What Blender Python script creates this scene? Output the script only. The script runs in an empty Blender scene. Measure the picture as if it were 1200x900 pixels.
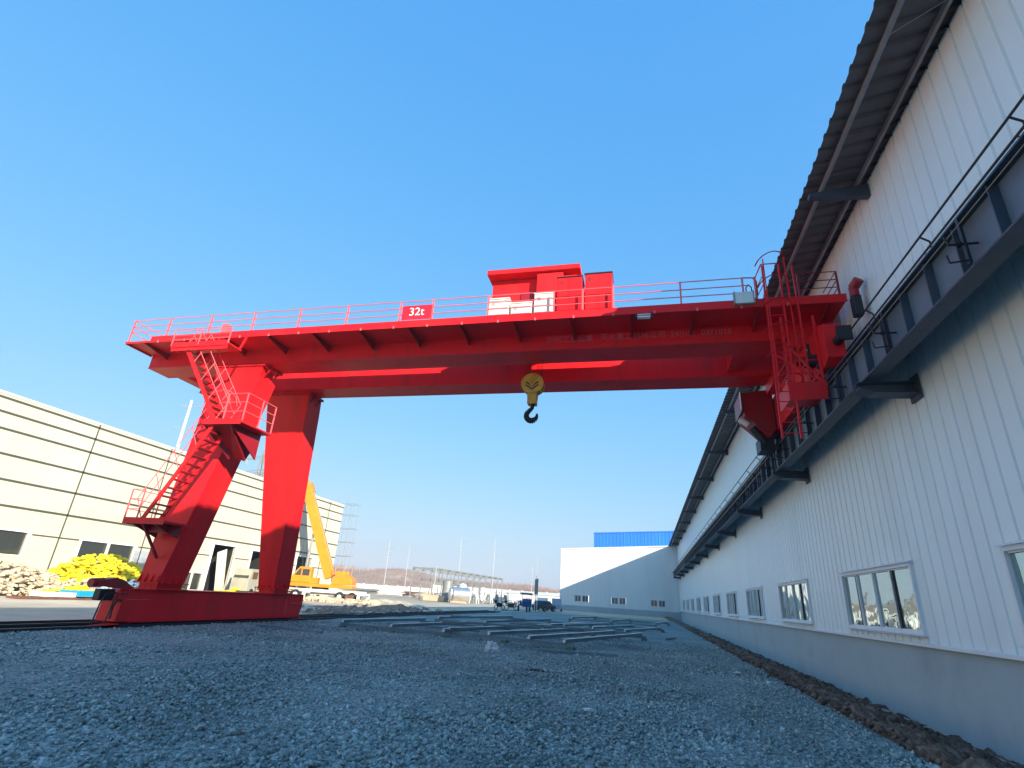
import bpy, bmesh, math, random
import numpy as np
from mathutils import Vector, Matrix, noise
random.seed(7); rng = np.random.default_rng(11)
C = bpy.context.scene.collection
SC = bpy.context.scene
rad = math.radians

# ------------------------------------------------------------------ camera
def camera():
    f, yaw, pitch, roll = 620.0, rad(-14.53), rad(21.94), rad(3.79)
    fw = Vector((math.sin(yaw)*math.cos(pitch), math.cos(yaw)*math.cos(pitch), math.sin(pitch)))
    r0 = Vector((math.cos(yaw), -math.sin(yaw), 0)); u0 = r0.cross(fw)
    rt = math.cos(roll)*r0 + math.sin(roll)*u0; up = -math.sin(roll)*r0 + math.cos(roll)*u0
    cd = bpy.data.cameras.new('camera'); cd.sensor_width = 36; cd.lens = f/1200*36
    cd.clip_start = 0.05; cd.clip_end = 6000
    o = bpy.data.objects.new('camera', cd); C.objects.link(o)
    m = Matrix((rt, up, -fw)).transposed().to_4x4(); m.translation = (0, 0, 1.6)
    o.matrix_world = m; SC.camera = o
camera()
# ------------------------------------------------------------------ sky, sun, exposure
SUN = Vector((2.32, -2.17, 1.0)).normalized()
EL = math.asin(SUN.z); ROT = math.atan2(SUN.x, SUN.y)
w = bpy.data.worlds.new('World'); SC.world = w; w.use_nodes = True
nt = w.node_tree; nt.nodes.clear()
out = nt.nodes.new('ShaderNodeOutputWorld'); bg = nt.nodes.new('ShaderNodeBackground'); sky = nt.nodes.new('ShaderNodeTexSky')
sky.sky_type = 'NISHITA'; sky.sun_disc = False; sky.sun_elevation = EL; sky.sun_rotation = ROT
sky.air_density = 1.0; sky.dust_density = 0.6; sky.ozone_density = 2.2; sky.altitude = 0
bg.inputs[1].default_value = 0.15
sp_ = nt.nodes.new('ShaderNodeSeparateColor'); cb_ = nt.nodes.new('ShaderNodeCombineColor'); nt.links.new(sky.outputs[0], sp_.inputs[0])
EXPO = 1.12
for i_, (g_, a_) in enumerate(((0.92, 0.114), (0.43, 0.315), (0.15, 0.66))):   # grade of the sky colour: clear winter azure
    p_ = nt.nodes.new('ShaderNodeMath'); p_.operation = 'POWER'; p_.inputs[1].default_value = g_; nt.links.new(sp_.outputs[i_], p_.inputs[0])
    m_ = nt.nodes.new('ShaderNodeMath'); m_.operation = 'MULTIPLY'; m_.inputs[1].default_value = a_/(0.15*2**0.75); nt.links.new(p_.outputs[0], m_.inputs[0]); nt.links.new(m_.outputs[0], cb_.inputs[i_])
nt.links.new(cb_.outputs[0], bg.inputs[0]); nt.links.new(bg.outputs[0], out.inputs[0])
sl = bpy.data.lights.new('sun', 'SUN'); sl.energy = 4.8; sl.angle = rad(0.5); sl.color = (1.0, 0.90, 0.73)
so = bpy.data.objects.new('sun', sl); C.objects.link(so); so.rotation_euler = SUN.to_track_quat('Z', 'Y').to_euler()
SC.view_settings.view_transform = 'Standard'; SC.view_settings.look = 'None'
SC.view_settings.exposure = EXPO; SC.view_settings.gamma = 1; SC.view_settings.use_curve_mapping = False
SC.render.engine = 'CYCLES'; SC.cycles.volume_bounces = 0; SC.cycles.max_bounces = 6; SC.cycles.use_denoising = True

# ------------------------------------------------------------------ materials
def mat(name, col, rough=0.5, metal=0.0, var=0.12, scale=1.5, bump=0.0, bscale=30, dirt=None, damt=0.0, dscale=0.8, spec=0.5, streak=False, detail=4):
    m = bpy.data.materials.new(name); m.use_nodes = True
    t = m.node_tree; b = t.nodes['Principled BSDF']; L = t.links
    b.inputs['Roughness'].default_value = rough; b.inputs['Metallic'].default_value = metal
    b.inputs['Specular IOR Level'].default_value = spec
    tc = t.nodes.new('ShaderNodeTexCoord')
    n = t.nodes.new('ShaderNodeTexNoise'); n.inputs['Scale'].default_value = scale; n.inputs['Detail'].default_value = detail
    src = tc.outputs['Object']
    if streak:
        mp = t.nodes.new('ShaderNodeMapping'); mp.inputs['Scale'].default_value = (1, 1, 0.12); L.new(src, mp.inputs[0]); src2 = mp.outputs[0]
    else: src2 = src
    L.new(src2, n.inputs['Vector'])
    r = t.nodes.new('ShaderNodeValToRGB'); r.color_ramp.elements[0].position = 0.3; r.color_ramp.elements[1].position = 0.7
    c0 = [max(0, c*(1-var)) for c in col]; c1 = [min(1, c*(1+var)) for c in col]
    r.color_ramp.elements[0].color = (*c0, 1); r.color_ramp.elements[1].color = (*c1, 1)
    L.new(n.outputs[0], r.inputs[0]); cur = r.outputs[0]
    if dirt:
        n2 = t.nodes.new('ShaderNodeTexNoise'); n2.inputs['Scale'].default_value = dscale; n2.inputs['Detail'].default_value = 8; n2.inputs['Roughness'].default_value = 0.65
        L.new(src2, n2.inputs['Vector'])
        r2 = t.nodes.new('ShaderNodeValToRGB'); r2.color_ramp.elements[0].position = 0.48; r2.color_ramp.elements[1].position = 0.72
        r2.color_ramp.elements[0].color = (0, 0, 0, 1); r2.color_ramp.elements[1].color = (damt,)*3 + (1,)
        L.new(n2.outputs[0], r2.inputs[0])
        mx = t.nodes.new('ShaderNodeMix'); mx.data_type = 'RGBA'
        L.new(r2.outputs[0], mx.inputs[0]); L.new(cur, mx.inputs[6]); mx.inputs[7].default_value = (*dirt, 1); cur = mx.outputs[2]
    L.new(cur, b.inputs['Base Color'])
    rr = t.nodes.new('ShaderNodeMapRange'); rr.inputs[3].default_value = max(0.02, rough-0.1*rough*2); rr.inputs[4].default_value = min(1, rough+0.25*rough)
    L.new(n.outputs[0], rr.inputs[0]); L.new(rr.outputs[0], b.inputs['Roughness'])
    if bump:
        n3 = t.nodes.new('ShaderNodeTexNoise'); n3.inputs['Scale'].default_value = bscale; n3.inputs['Detail'].default_value = 4
        L.new(src, n3.inputs['Vector'])
        bp = t.nodes.new('ShaderNodeBump'); bp.inputs['Strength'].default_value = bump; bp.inputs['Distance'].default_value = 0.03
        L.new(n3.outputs[0], bp.inputs['Height']); L.new(bp.outputs[0], b.inputs['Normal'])
    return m
RED = mat('red_paint', (0.78, 0.013, 0.020), 0.45, spec=.22, var=0.10, scale=0.9, bump=0.12, bscale=2.2, dirt=(0.34, 0.022, 0.018), damt=0.75, dscale=0.9, streak=True)
REDL = mat('red_paint_sunlit', (0.80, 0.13, 0.15), 0.4)  # crane red paled to pink, sun overexposure put into the colour
DRED = mat('dark_red_paint', (0.30, 0.006, 0.014), 0.45, dirt=(0.1, 0.03, 0.02), damt=0.6)
BEAM = mat('dark_blue_steel', (0.042, 0.062, 0.09), 0.5, var=0.3, scale=1.2, dirt=(0.09, 0.08, 0.08), damt=0.5)
BLACK = mat('black_steel', (0.012, 0.014, 0.02), 0.5)
PURL = mat('galvanised_steel', (0.30, 0.32, 0.34), 0.45, metal=0.3, dirt=(.14, .12, .1), damt=.5)
SHEET = mat('panel_white_blue', (0.80, 0.86, 0.87), 0.42, var=0.05, scale=0.5, bump=0.14, bscale=1.2, dirt=(0.58, 0.62, 0.62), damt=0.5, dscale=0.5, streak=True)
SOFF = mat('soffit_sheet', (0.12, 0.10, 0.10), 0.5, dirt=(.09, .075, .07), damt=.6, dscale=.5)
TRIM = mat('white_trim', (0.74, 0.76, 0.80), 0.4, var=0.04, dirt=(.45, .45, .45), damt=.3)
FARW = mat('panel_cream', (0.74, 0.76, 0.76), 0.5, var=0.04, scale=0.3, streak=True, dirt=(.58, .55, .5), damt=.3)
CREAM = mat('panel_yellow_cream', (0.60, 0.575, 0.45), 0.55, var=0.05, scale=0.15, dirt=(.54, .50, .37), damt=.4, dscale=.25)
JOINT = mat('joint_dark', (0.07, 0.075, 0.06), 0.6)
CONC = mat('concrete_render', (0.40, 0.47, 0.50), 0.85, var=0.16, scale=0.35, bump=0.12, bscale=9, dirt=(0.27, 0.31, 0.34), damt=0.8, dscale=0.35, streak=False)
BLUE = mat('blue_sheet', (0.012, 0.16, 0.62), 0.45, var=0.08, scale=.3, streak=True)
YEL = mat('yellow_paint', (0.70, 0.25, 0.01), 0.4, var=0.08, dirt=(.4, .16, .02), damt=.4)
HOOKY = mat('hook_yellow', (0.62, 0.36, 0.04), 0.45, var=.15, scale=4, dirt=(.25, .14, .03), damt=.6, dscale=3)
OFFW = mat('offwhite_cabinet', (0.74, 0.75, 0.70), 0.5, dirt=(.5, .48, .4), damt=.4)
WHT = mat('white_paint', (0.8, 0.8, 0.78), 0.5)
DARKG = mat('dark_opening', (0.02, 0.022, 0.02), 0.7)
RUB = mat('rubber', (0.02, 0.02, 0.02), 0.8)
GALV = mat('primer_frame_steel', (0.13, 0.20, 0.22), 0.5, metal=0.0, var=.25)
TOPL = mat('frame_top_lit', (0.78, 0.80, 0.80), 0.4, var=.1)  # near white, puts the light along bar tops into the colour
GRN = mat('green_primer', (0.05, 0.16, 0.12), 0.5, var=.2)
GREY = mat('grey_steel', (0.28, 0.29, 0.28), 0.5, metal=.2)
SILV = mat('tank_silver', (0.6, 0.6, 0.6), 0.28, metal=0.8, var=.06)
BROWN = mat('brown_rust', (0.16, 0.07, 0.04), 0.8, var=.3, scale=4)
TAN = mat('sand_yellow', (0.55, 0.42, 0.28), 0.9, var=.2, scale=.4)
FENCE = mat('fence_white', (0.7, 0.7, 0.66), 0.7, var=.08)
BARK = mat('bare_twig', (0.30, 0.19, 0.14), 0.9, var=.35, scale=.05)
SACKC = mat('sack_cream', (0.55, 0.46, 0.33), 0.8, var=.3, scale=1.7, bump=.3, bscale=12)
SACKY = mat('sack_yellow', (0.80, 0.68, 0.02), 0.6, var=.12, scale=2, bump=.3, bscale=12)
SACKB = mat('sack_blue', (0.30, 0.48, 0.62), 0.7, var=.25, scale=1.5, bump=.3, bscale=12)
SACKG = mat('sack_green', (0.33, 0.38, 0.14), 0.8, var=.3, scale=1.5, bump=.3, bscale=12)
CYAN = mat('cyan_sheet', (0.01, 0.30, 0.55), 0.4, var=.1)
BAG = mat('plastic_bag', (0.62, 0.62, 0.66), 0.35, var=.1, scale=6)
CLOTH = mat('dark_blue_paint', (0.02, 0.08, 0.28), 0.5)
LAMPG = mat('lamp_glass', (0.55, 0.62, 0.62), 0.2, spec=.8)

def glassmat(name, col, rough, metal, wob=0.0):
    m = bpy.data.materials.new(name); m.use_nodes = True; t = m.node_tree; b = t.nodes['Principled BSDF']
    b.inputs['Base Color'].default_value = (*col, 1); b.inputs['Roughness'].default_value = rough; b.inputs['Metallic'].default_value = metal
    b.inputs['Specular IOR Level'].default_value = 0.8
    if wob:
        tc = t.nodes.new('ShaderNodeTexCoord'); n = t.nodes.new('ShaderNodeTexNoise'); n.inputs['Scale'].default_value = 1.6; n.inputs['Detail'].default_value = 1
        bp = t.nodes.new('ShaderNodeBump'); bp.inputs['Strength'].default_value = wob; bp.inputs['Distance'].default_value = 0.05
        t.links.new(tc.outputs['Object'], n.inputs[0]); t.links.new(n.outputs[0], bp.inputs['Height']); t.links.new(bp.outputs[0], b.inputs['Normal'])
    return m
GLASS = glassmat('mirror_glass', (0.42, 0.50, 0.46), 0.03, 0.85, 0.35)
DGLASS = glassmat('dark_glass', (0.04, 0.045, 0.04), 0.06, 0.0, 0.2)

def ground_mat(name, cols, vscale, nscale, bump, dist, big=0.08):
    m = bpy.data.materials.new(name); m.use_nodes = True; t = m.node_tree; b = t.nodes['Principled BSDF']; L = t.links
    b.inputs['Roughness'].default_value = 0.9; b.inputs['Specular IOR Level'].default_value = 0.3
    tc = t.nodes.new('ShaderNodeTexCoord')
    v = t.nodes.new('ShaderNodeTexVoronoi'); v.inputs['Scale'].default_value = vscale; L.new(tc.outputs['Object'], v.inputs['Vector'])
    sp = t.nodes.new('ShaderNodeSeparateColor'); L.new(v.outputs['Color'], sp.inputs[0])
    r = t.nodes.new('ShaderNodeValToRGB'); e = r.color_ramp.elements
    e[0].color = (*cols[0], 1); e[1].color = (*cols[-1], 1)
    for i, c in enumerate(cols[1:-1]): x = e.new((i+1)/(len(cols)-1)); x.color = (*c, 1)
    L.new(sp.outputs[0], r.inputs[0])
    n = t.nodes.new('ShaderNodeTexNoise'); n.inputs['Scale'].default_value = big; n.inputs['Detail'].default_value = 6; L.new(tc.outputs['Object'], n.inputs['Vector'])
    mr = t.nodes.new('ShaderNodeMapRange'); mr.inputs[1].default_value = .3; mr.inputs[2].default_value = .7; mr.inputs[3].default_value = 0.72; mr.inputs[4].default_value = 1.2; L.new(n.outputs[0], mr.inputs[0])
    mx = t.nodes.new('ShaderNodeMix'); mx.data_type = 'RGBA'; mx.blend_type = 'MULTIPLY'; mx.inputs[0].default_value = 1
    L.new(r.outputs[0], mx.inputs[6]); L.new(mr.outputs[0], mx.inputs[7]); L.new(mx.outputs[2], b.inputs['Base Color'])
    n2 = t.nodes.new('ShaderNodeTexNoise'); n2.inputs['Scale'].default_value = nscale; n2.inputs['Detail'].default_value = 5; L.new(tc.outputs['Object'], n2.inputs['Vector'])
    ad = t.nodes.new('ShaderNodeMath'); ad.operation = 'ADD'; L.new(v.outputs['Distance'], ad.inputs[0]); L.new(n2.outputs[0], ad.inputs[1])
    bp = t.nodes.new('ShaderNodeBump'); bp.inputs['Strength'].default_value = bump; bp.inputs['Distance'].default_value = dist
    L.new(ad.outputs[0], bp.inputs['Height']); L.new(bp.outputs[0], b.inputs['Normal'])
    return m
GRAVEL = ground_mat('gravel', [(0.12, .165, .165), (.25, .325, .32), (.32, .41, .40), (.44, .52, .52)], 26, 3, 1.0, 0.05, 0.35)
STONE = ground_mat('gravel_stone', [(0.12, .165, .165), (.26, .34, .33), (.34, .43, .42), (.52, .60, .60)], 19, 40, 0.4, 0.01, 0.35)
SAND = ground_mat('packed_sand', [(0.52, .40, .27), (.58, .46, .32), (.63, .51, .37)], 3, 1.5, 0.6, 0.05, 0.05)
PAVE = ground_mat('concrete_road', [(0.58, .48, .35), (.62, .51, .38), (.65, .55, .41)], 1.2, 12, 0.25, 0.01, 0.15)
PAVE2 = ground_mat('rail_strip_concrete', [(0.25, .25, .25), (.29, .29, .28), (.33, .33, .32)], 2, 12, 0.3, 0.01, 0.4)
DIRT = ground_mat('dirt', [(0.11, .07, .05), (.18, .12, .09), (.27, .19, .14)], 9, 14, 1.0, 0.06, 0.9)
HILL = ground_mat('hill_soil', [(0.34, .22, .15), (.42, .28, .20), (.48, .34, .25)], .08, .3, 0.6, 0.6, 0.02)

# ------------------------------------------------------------------ mesh builder
class MB:
    def __init__(s): s.v = []; s.f = []
    def poly(s, vs, fs):
        k = len(s.v); s.v += [tuple(v) for v in vs]; s.f += [tuple(i+k for i in f) for f in fs]; return s
    def box(s, x0, x1, y0, y1, z0, z1):
        return s.poly([(x0,y0,z0),(x1,y0,z0),(x1,y1,z0),(x0,y1,z0),(x0,y0,z1),(x1,y0,z1),(x1,y1,z1),(x0,y1,z1)],
                      [(0,3,2,1),(4,5,6,7),(0,1,5,4),(1,2,6,5),(2,3,7,6),(3,0,4,7)])
    def hexa(s, a, b):   # bottom quad a, top quad b (ccw seen from above)
        return s.poly(list(a)+list(b), [(0,3,2,1),(4,5,6,7),(0,1,5,4),(1,2,6,5),(2,3,7,6),(3,0,4,7)])
    def frame_of(s, p, q):
        p = Vector(p); q = Vector(q); d = (q-p).normalized()
        u = Vector((0,0,1)) if abs(d.z) < 0.95 else Vector((0,1,0))
        a = d.cross(u).normalized(); b = a.cross(d); return p, q, a, b
    def bar(s, p, q, wa, wb=None):
        wb = wb or wa; p, q, a, b = s.frame_of(p, q); a = a*wa/2; b = b*wb/2
        return s.hexa([p-a-b, p+a-b, p+a+b, p-a+b], [q-a-b, q+a-b, q+a+b, q-a+b])
    def tube(s, p, q, r, n=8, r2=None):
        r2 = r if r2 is None else r2; p, q, a, b = s.frame_of(p, q); vs = []
        for c, rr in ((p, r), (q, r2)):
            for i in range(n):
                t = 2*math.pi*i/n; vs.append(c + a*math.cos(t)*rr + b*math.sin(t)*rr)
        fs = [(i, (i+1)%n, n+(i+1)%n, n+i) for i in range(n)] + [tuple(range(n))[::-1], tuple(range(n, 2*n))]
        return s.poly(vs, fs)
    def path(s, pts, r, n=8):
        for a, b in zip(pts, pts[1:]): s.tube(a, b, r, n)
        return s
    def prism(s, pts, axis, a, b):  # 2D polygon extruded; axis 'x': pts=(y,z); 'y': (x,z); 'z': (x,y)
        def P(p, t): return {'x': (t, p[0], p[1]), 'y': (p[0], t, p[1]), 'z': (p[0], p[1], t)}[axis]
        n = len(pts); vs = [P(p, a) for p in pts] + [P(p, b) for p in pts]
        return s.poly(vs, [(i, (i+1)%n, n+(i+1)%n, n+i) for i in range(n)] + [tuple(range(n))[::-1], tuple(range(n, 2*n))])
    def blob(s, c, r, squash=(1,1,1), amp=.25, seg=8, rings=6):
        vs = []; o = Vector((random.uniform(0,99), random.uniform(0,99), 0))
        for j in range(rings+1):
            ph = math.pi*j/rings
            for i in range(seg):
                th = 2*math.pi*i/seg; d = Vector((math.sin(ph)*math.cos(th), math.sin(ph)*math.sin(th), math.cos(ph)))
                k = 1 + amp*noise.noise(d*1.8 + o)*1.6
                vs.append((c[0]+d.x*r*k*squash[0], c[1]+d.y*r*k*squash[1], c[2]+d.z*r*k*squash[2]))
        fs = [(j*seg+i, (j+1)*seg+i, (j+1)*seg+(i+1)%seg, j*seg+(i+1)%seg) for j in range(rings) for i in range(seg)]
        return s.poly(vs, fs)
    def build(s, name, m, parent=None, bevel=0, smooth=False, label=None, kind=None, loc=None):
        me = bpy.data.meshes.new(name); me.from_pydata(s.v, [], s.f); me.update()
        bm = bmesh.new(); bm.from_mesh(me)
        bmesh.ops.recalc_face_normals(bm, faces=bm.faces); bm.to_mesh(me); bm.free()
        me.materials.append(m)
        if smooth: me.polygons.foreach_set('use_smooth', [True]*len(me.polygons))
        o = bpy.data.objects.new(name, me); C.objects.link(o)
        if loc is not None:
            me.transform(Matrix.Translation(-Vector(loc))); o.location = loc
        if parent:
            o.parent = parent; bpy.context.view_layer.update
            o.location = Vector(o.location) - world_loc(parent)
        if bevel:
            bv = o.modifiers.new('bevel', 'BEVEL'); bv.width = bevel; bv.segments = 2; bv.limit_method = 'ANGLE'
        if label: o['label'] = label
        if kind: o['kind'] = kind
        return o
def world_loc(o):
    v = Vector(o.location)
    while o.parent: o = o.parent; v += Vector(o.location)
    return v
def tag(o, label, cat, group=None, kind=None):
    o['label'] = label; o['category'] = cat
    if group: o['group'] = group
    if kind: o['kind'] = kind
    return o
def thing(name, label, cat, loc=(0,0,0), group=None):
    o = bpy.data.objects.new(name, None); C.objects.link(o); o.location = loc; o.empty_display_size = .3
    return tag(o, label, cat, group)
def copy_tree(o, parent=None):
    c = o.copy(); C.objects.link(c)
    if parent: c.parent = parent
    for ch in list(o.children): copy_tree(ch, c)
    return c
def text(name, s, size, m, parent, loc, rot, ext=.006, align='CENTER'):
    cu = bpy.data.curves.new(name, 'FONT'); cu.body = s; cu.size = size; cu.extrude = ext; cu.align_x = align; cu.align_y = 'CENTER'
    o = bpy.data.objects.new(name, cu); C.objects.link(o); o.rotation_euler = rot
    dg = bpy.context.evaluated_depsgraph_get(); me = bpy.data.meshes.new_from_object(o.evaluated_get(dg))
    C.objects.unlink(o); bpy.data.objects.remove(o)
    o = bpy.data.objects.new(name, me); C.objects.link(o); me.materials.clear(); me.materials.append(m)
    o.rotation_euler = rot; o.location = Vector(loc) - world_loc(parent); o.parent = parent
    return o

# ------------------------------------------------------------------ ground
def sheet(name, x0, x1, y0, y1, z, m, step=None):
    if step is None:
        b = MB().poly([(x0,y0,z),(x1,y0,z),(x1,y1,z),(x0,y1,z)], [(0,1,2,3)])
    else:
        b = MB(); nx = max(1, int((x1-x0)/step)); ny = max(1, int((y1-y0)/step)); vs = []
        for j in range(ny+1):
            for i in range(nx+1):
                x = x0+(x1-x0)*i/nx; y = y0+(y1-y0)*j/ny
                vs.append((x, y, z + 0.035*noise.noise(Vector((x*.35, y*.35, 0))) + .02*noise.noise(Vector((x*1.3, y*1.3, 4)))))
        b.poly(vs, [(j*(nx+1)+i, j*(nx+1)+i+1, (j+1)*(nx+1)+i+1, (j+1)*(nx+1)+i) for j in range(ny) for i in range(nx)])
    o = b.build(name, m, kind='structure'); return o
# ground: one sheet to the horizon, dipping into the trench along the hall
def ground_sheet():
    b = MB(); xs = [-3000, -400, -60, 3.3, 6.6, 60, 400, 3000]; ys = [-3000, -400, -40, 112, 112.01, 500, 3000]
    zz = lambda x, y: -0.62 if (3.31 < x < 61 and -41 < y < 112.005) else -0.06
    vs = [(x, y, zz(x, y)) for y in ys for x in xs]; n = len(xs)
    return b.poly(vs, [(j*n+i, j*n+i+1, (j+1)*n+i+1, (j+1)*n+i) for j in range(len(ys)-1) for i in range(n-1)]).build('ground', SAND, kind='structure')
ground_sheet()
sheet('gravel_yard', -15.75, 3.45, -30, 78, 0.0, GRAVEL, 0.6)
sheet('concrete_road', -33.5, -17.62, -40, 140, 0.004, PAVE)
sheet('rail_strip', -17.6, -15.76, -40, 64, 0.02, PAVE2)
MB().box(-17.66, -17.58, -40, 64, -.05, .10).build('kerb', BLACK, kind='structure')
# dirt verge
def verge():
    b = MB(); x0, x1, y0, y1 = 3.2, 6.3, 1.0, 111; vs = []
    ys = []; y = y0
    while y < y1: ys.append(y); y += 0.11 if y < 25 else (0.3 if y < 50 else 1.0)
    xs = [x0 + (x1-x0)*i/26 for i in range(27)]
    for y in ys:
        edge = 3.45 + .22*noise.noise(Vector((y*.5, 0, 0))) + .1*noise.noise(Vector((y*2.1, 5, 0)))
        for x in xs:
            t = min(1, max(0, (x-edge)/(5.9-edge)))
            z = .03*(x > edge) - .58*t**1.3 + (.11 + .13*math.sin(math.pi*min(1, t*1.2))) * (noise.noise(Vector((x*1.8, y*1.6, 1))) + .7*noise.noise(Vector((x*5, y*5, 3))) + .35*noise.noise(Vector((x*12, y*12, 3)))) * (1 if t > 0 else 0) + .10*math.exp(-((x-edge-.35)/.3)**2)
            if x < edge: z = -0.05
            vs.append((x, y, z))
    n = len(xs)
    return b.poly(vs, [(j*n+i, j*n+i+1, (j+1)*n+i+1, (j+1)*n+i) for j in range(len(ys)-1) for i in range(n-1)]).build('dirt_verge', DIRT, kind='structure', smooth=False)
verge()
# loose crushed stones in front of the camera (one mesh)
def stones(n, name, fx, m, kind='stuff', smin=.012, smax=.034, lab=None, cat=None):
    pts = fx(n); n = len(pts)
    base = np.array([(1,0,0),(-1,0,0),(0,1,0),(0,-1,0),(0,0,1),(0,0,-1)], float)
    F = np.array([(0,2,4),(2,1,4),(1,3,4),(3,0,4),(2,0,5),(1,2,5),(3,1,5),(0,3,5)])
    s = rng.uniform(smin, smax, (n,1,1))*pts[:,3][:,None,None]
    V = base[None]*rng.uniform(.55, 1.15, (n,6,1)) + rng.normal(0, .18, (n,6,3))
    A = rng.normal(size=(n,3,3)); Q, _ = np.linalg.qr(A); V = np.einsum('nij,nkj->nki', Q, V)*s
    V[:, :, 2] *= .8; V += pts[:, None, :3]
    V = V.reshape(-1,3); FF = (F[None] + 6*np.arange(n)[:,None,None]).reshape(-1,3)
    me = bpy.data.meshes.new(name); me.vertices.add(len(V)); me.vertices.foreach_set('co', V.ravel())
    me.loops.add(FF.size); me.loops.foreach_set('vertex_index', FF.ravel().astype(np.int32))
    me.polygons.add(len(FF)); me.polygons.foreach_set('loop_start', np.arange(0, FF.size, 3, dtype=np.int32)); me.polygons.foreach_set('loop_total', np.full(len(FF), 3, dtype=np.int32))
    me.update(calc_edges=True); me.materials.append(m)
    o = bpy.data.objects.new(name, me); C.objects.link(o); o['kind'] = kind
    if lab: tag(o, lab, cat, kind=kind)
    return o
def gravel_pts(n):
    # density falls with distance from the photographer
    r = 1.8*np.exp(rng.uniform(0, np.log(30/1.8), n)); a = rng.uniform(rad(-78), rad(48), n)
    x = r*np.sin(a); y = r*np.cos(a); k = (x > -15.7) & (x < 3.4 + .15*np.sin(y*1.7)) & (y > .5)
    x, y, r = x[k], y[k], r[k]
    return np.stack([x, y, rng.uniform(-.01, .022, len(x)), 1+r*.035], 1)
stones(150000, 'gravel_stones', gravel_pts, STONE, lab='loose blue grey crushed stones covering the yard in the foreground', cat='gravel')
def coarse_pts(n):
    p = gravel_pts(n); p[:, 3] *= 1; return p
stones(2600, 'coarse_stones', coarse_pts, STONE, lab='scattered larger lumps among the fine gravel', cat='gravel', smin=.035, smax=.07)
def clod_pts(n):
    y = 2 + 50*rng.random(n)**1.8; x = 3.35 + 2.3*rng.random(n)**1.2
    z = -.55*np.clip((x-3.45)/2.4, 0, 1)**1.3 + .08
    return np.stack([x, y, z, rng.uniform(.6, 2.6, n)*(1+y*.01)], 1)
stones(5000, 'dirt_clods', clod_pts, DIRT, lab='dark clods of earth heaped along the foot of the hall wall', cat='dirt', smin=.015, smax=.045)

# ------------------------------------------------------------------ main hall on the right
W = 6.2; Y0, Y1 = -14.0, 110.0; P = 0.45
def bay_c(k): return 17.55 + 9*k
WINS = [(bay_c(k)-2.475, bay_c(k)+2.475+(.45 if k == -1 else 0)) for k in range(-3, 10)]
hall = thing('factory_hall', 'long pale ribbed metal hall with grey concrete base, along the right side', 'hall', (W, 13, 0))
def ribbed_y(x, y0, y1, zfun, name, m, parent, wins=(), zs=(1.38, 2.95), sgn=-1, pitch=P, dep=.035):
    b = MB(); y = y0
    while y < y1-1e-6:
        yc = y+pitch/2; inside = any(a-1e-3 <= yc <= c+1e-3 for a, c in wins)
        z0, z1 = zfun(yc)
        for za, zb in ([(z0, zs[0]), (zs[1], z1)] if inside else [(z0, z1)]):
            pr = [(x, y), (x, y+pitch*.84), (x-sgn*.045, y+pitch*.87), (x-sgn*.045, y+pitch*.97), (x, y+pitch)]
            vs = [(px, py, za) for px, py in pr] + [(px, py, zb) for px, py in pr]
            b.poly(vs, [(i, i+1, 6+i, 5+i) for i in range(4)])
        y += pitch
    return b.build(name, m, parent)
# wall start aligned so that windows fall on whole ribs
ys0 = WINS[0][0] - 3*P
ribbed_y(W, ys0-14*P, 109.9, lambda y: (1.2, 12.66), 'wall', SHEET, hall, WINS)
MB().box(W+.06, W+.3, ys0-6.3, 110, 12.0, 12.66).box(W+12, W+12.1, ys0-6, 110, -.6, 12).build('inner_wall', CONC, hall)
b = MB().box(W+.02, W+.35, ys0-6.3, 109.9, -.9, 1.14)
b.box(W-.02, W+.02, bay_c(-1)-.2, bay_c(-1)+1.25, -.9, 1.135)
b.build('concrete_base', CONC, hall)
MB().box(W-.07, W+.02, ys0-6.3, 109.9, 1.143, 1.20).prism([(W-.09, 1.14), (W-.07, 1.14), (W-.07, 1.22), (W-.09, 1.20)], 'y', ys0-6.3, 109.9).build('flashing', TRIM, hall)
def roofz(x): return 12.45 + 0.12*(x-4.7)
def roof():   # corrugated sheet: waves run up the slope
    b = MB(); y = ys0-6.3; pr = []
    while y < 110.4:
        pr += [(y, 0), (y+.24, 0), (y+.30, .075), (y+.40, .075)]; y += .46
    n = len(pr); vs = []
    for x in (4.62, 6.5, 30.0):
        vs += [(x, py, roofz(x)+.12+pz) for py, pz in pr]
    b.poly(vs, [(r*n+i, r*n+i+1, (r+1)*n+i+1, (r+1)*n+i) for r in range(2) for i in range(n-1)])
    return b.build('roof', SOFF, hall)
rf = roof()
for x, h in ((5.05, .13), (5.95, .14)):
    z = roofz(x)+.10
    MB().box(x-.035, x+.035, ys0-6.3, 110, z-h, z).box(x-.035, x+.03, ys0-6.3, 110, z-h-.012, z-h).build('purlin', PURL, hall)
for k in range(-2, 12):
    y = 13.05+9*k
    if y > 108: continue
    MB().prism([(4.72, roofz(4.72)-.06), (4.72, roofz(4.72)-.16), (6.17, 12.15), (6.17, 12.55)], 'y', y-.09, y+.09).build('eaves_bracket', BEAM, hall)
b = MB()
for k in range(-2, 11):
    y = 13.05+9*k+4.5; b.tube((5.05, y, roofz(5.05)-.05), (5.95, y-.5, roofz(5.95)-.03), .008, 5)
b.build('tie_rod', PURL, hall)
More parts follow.
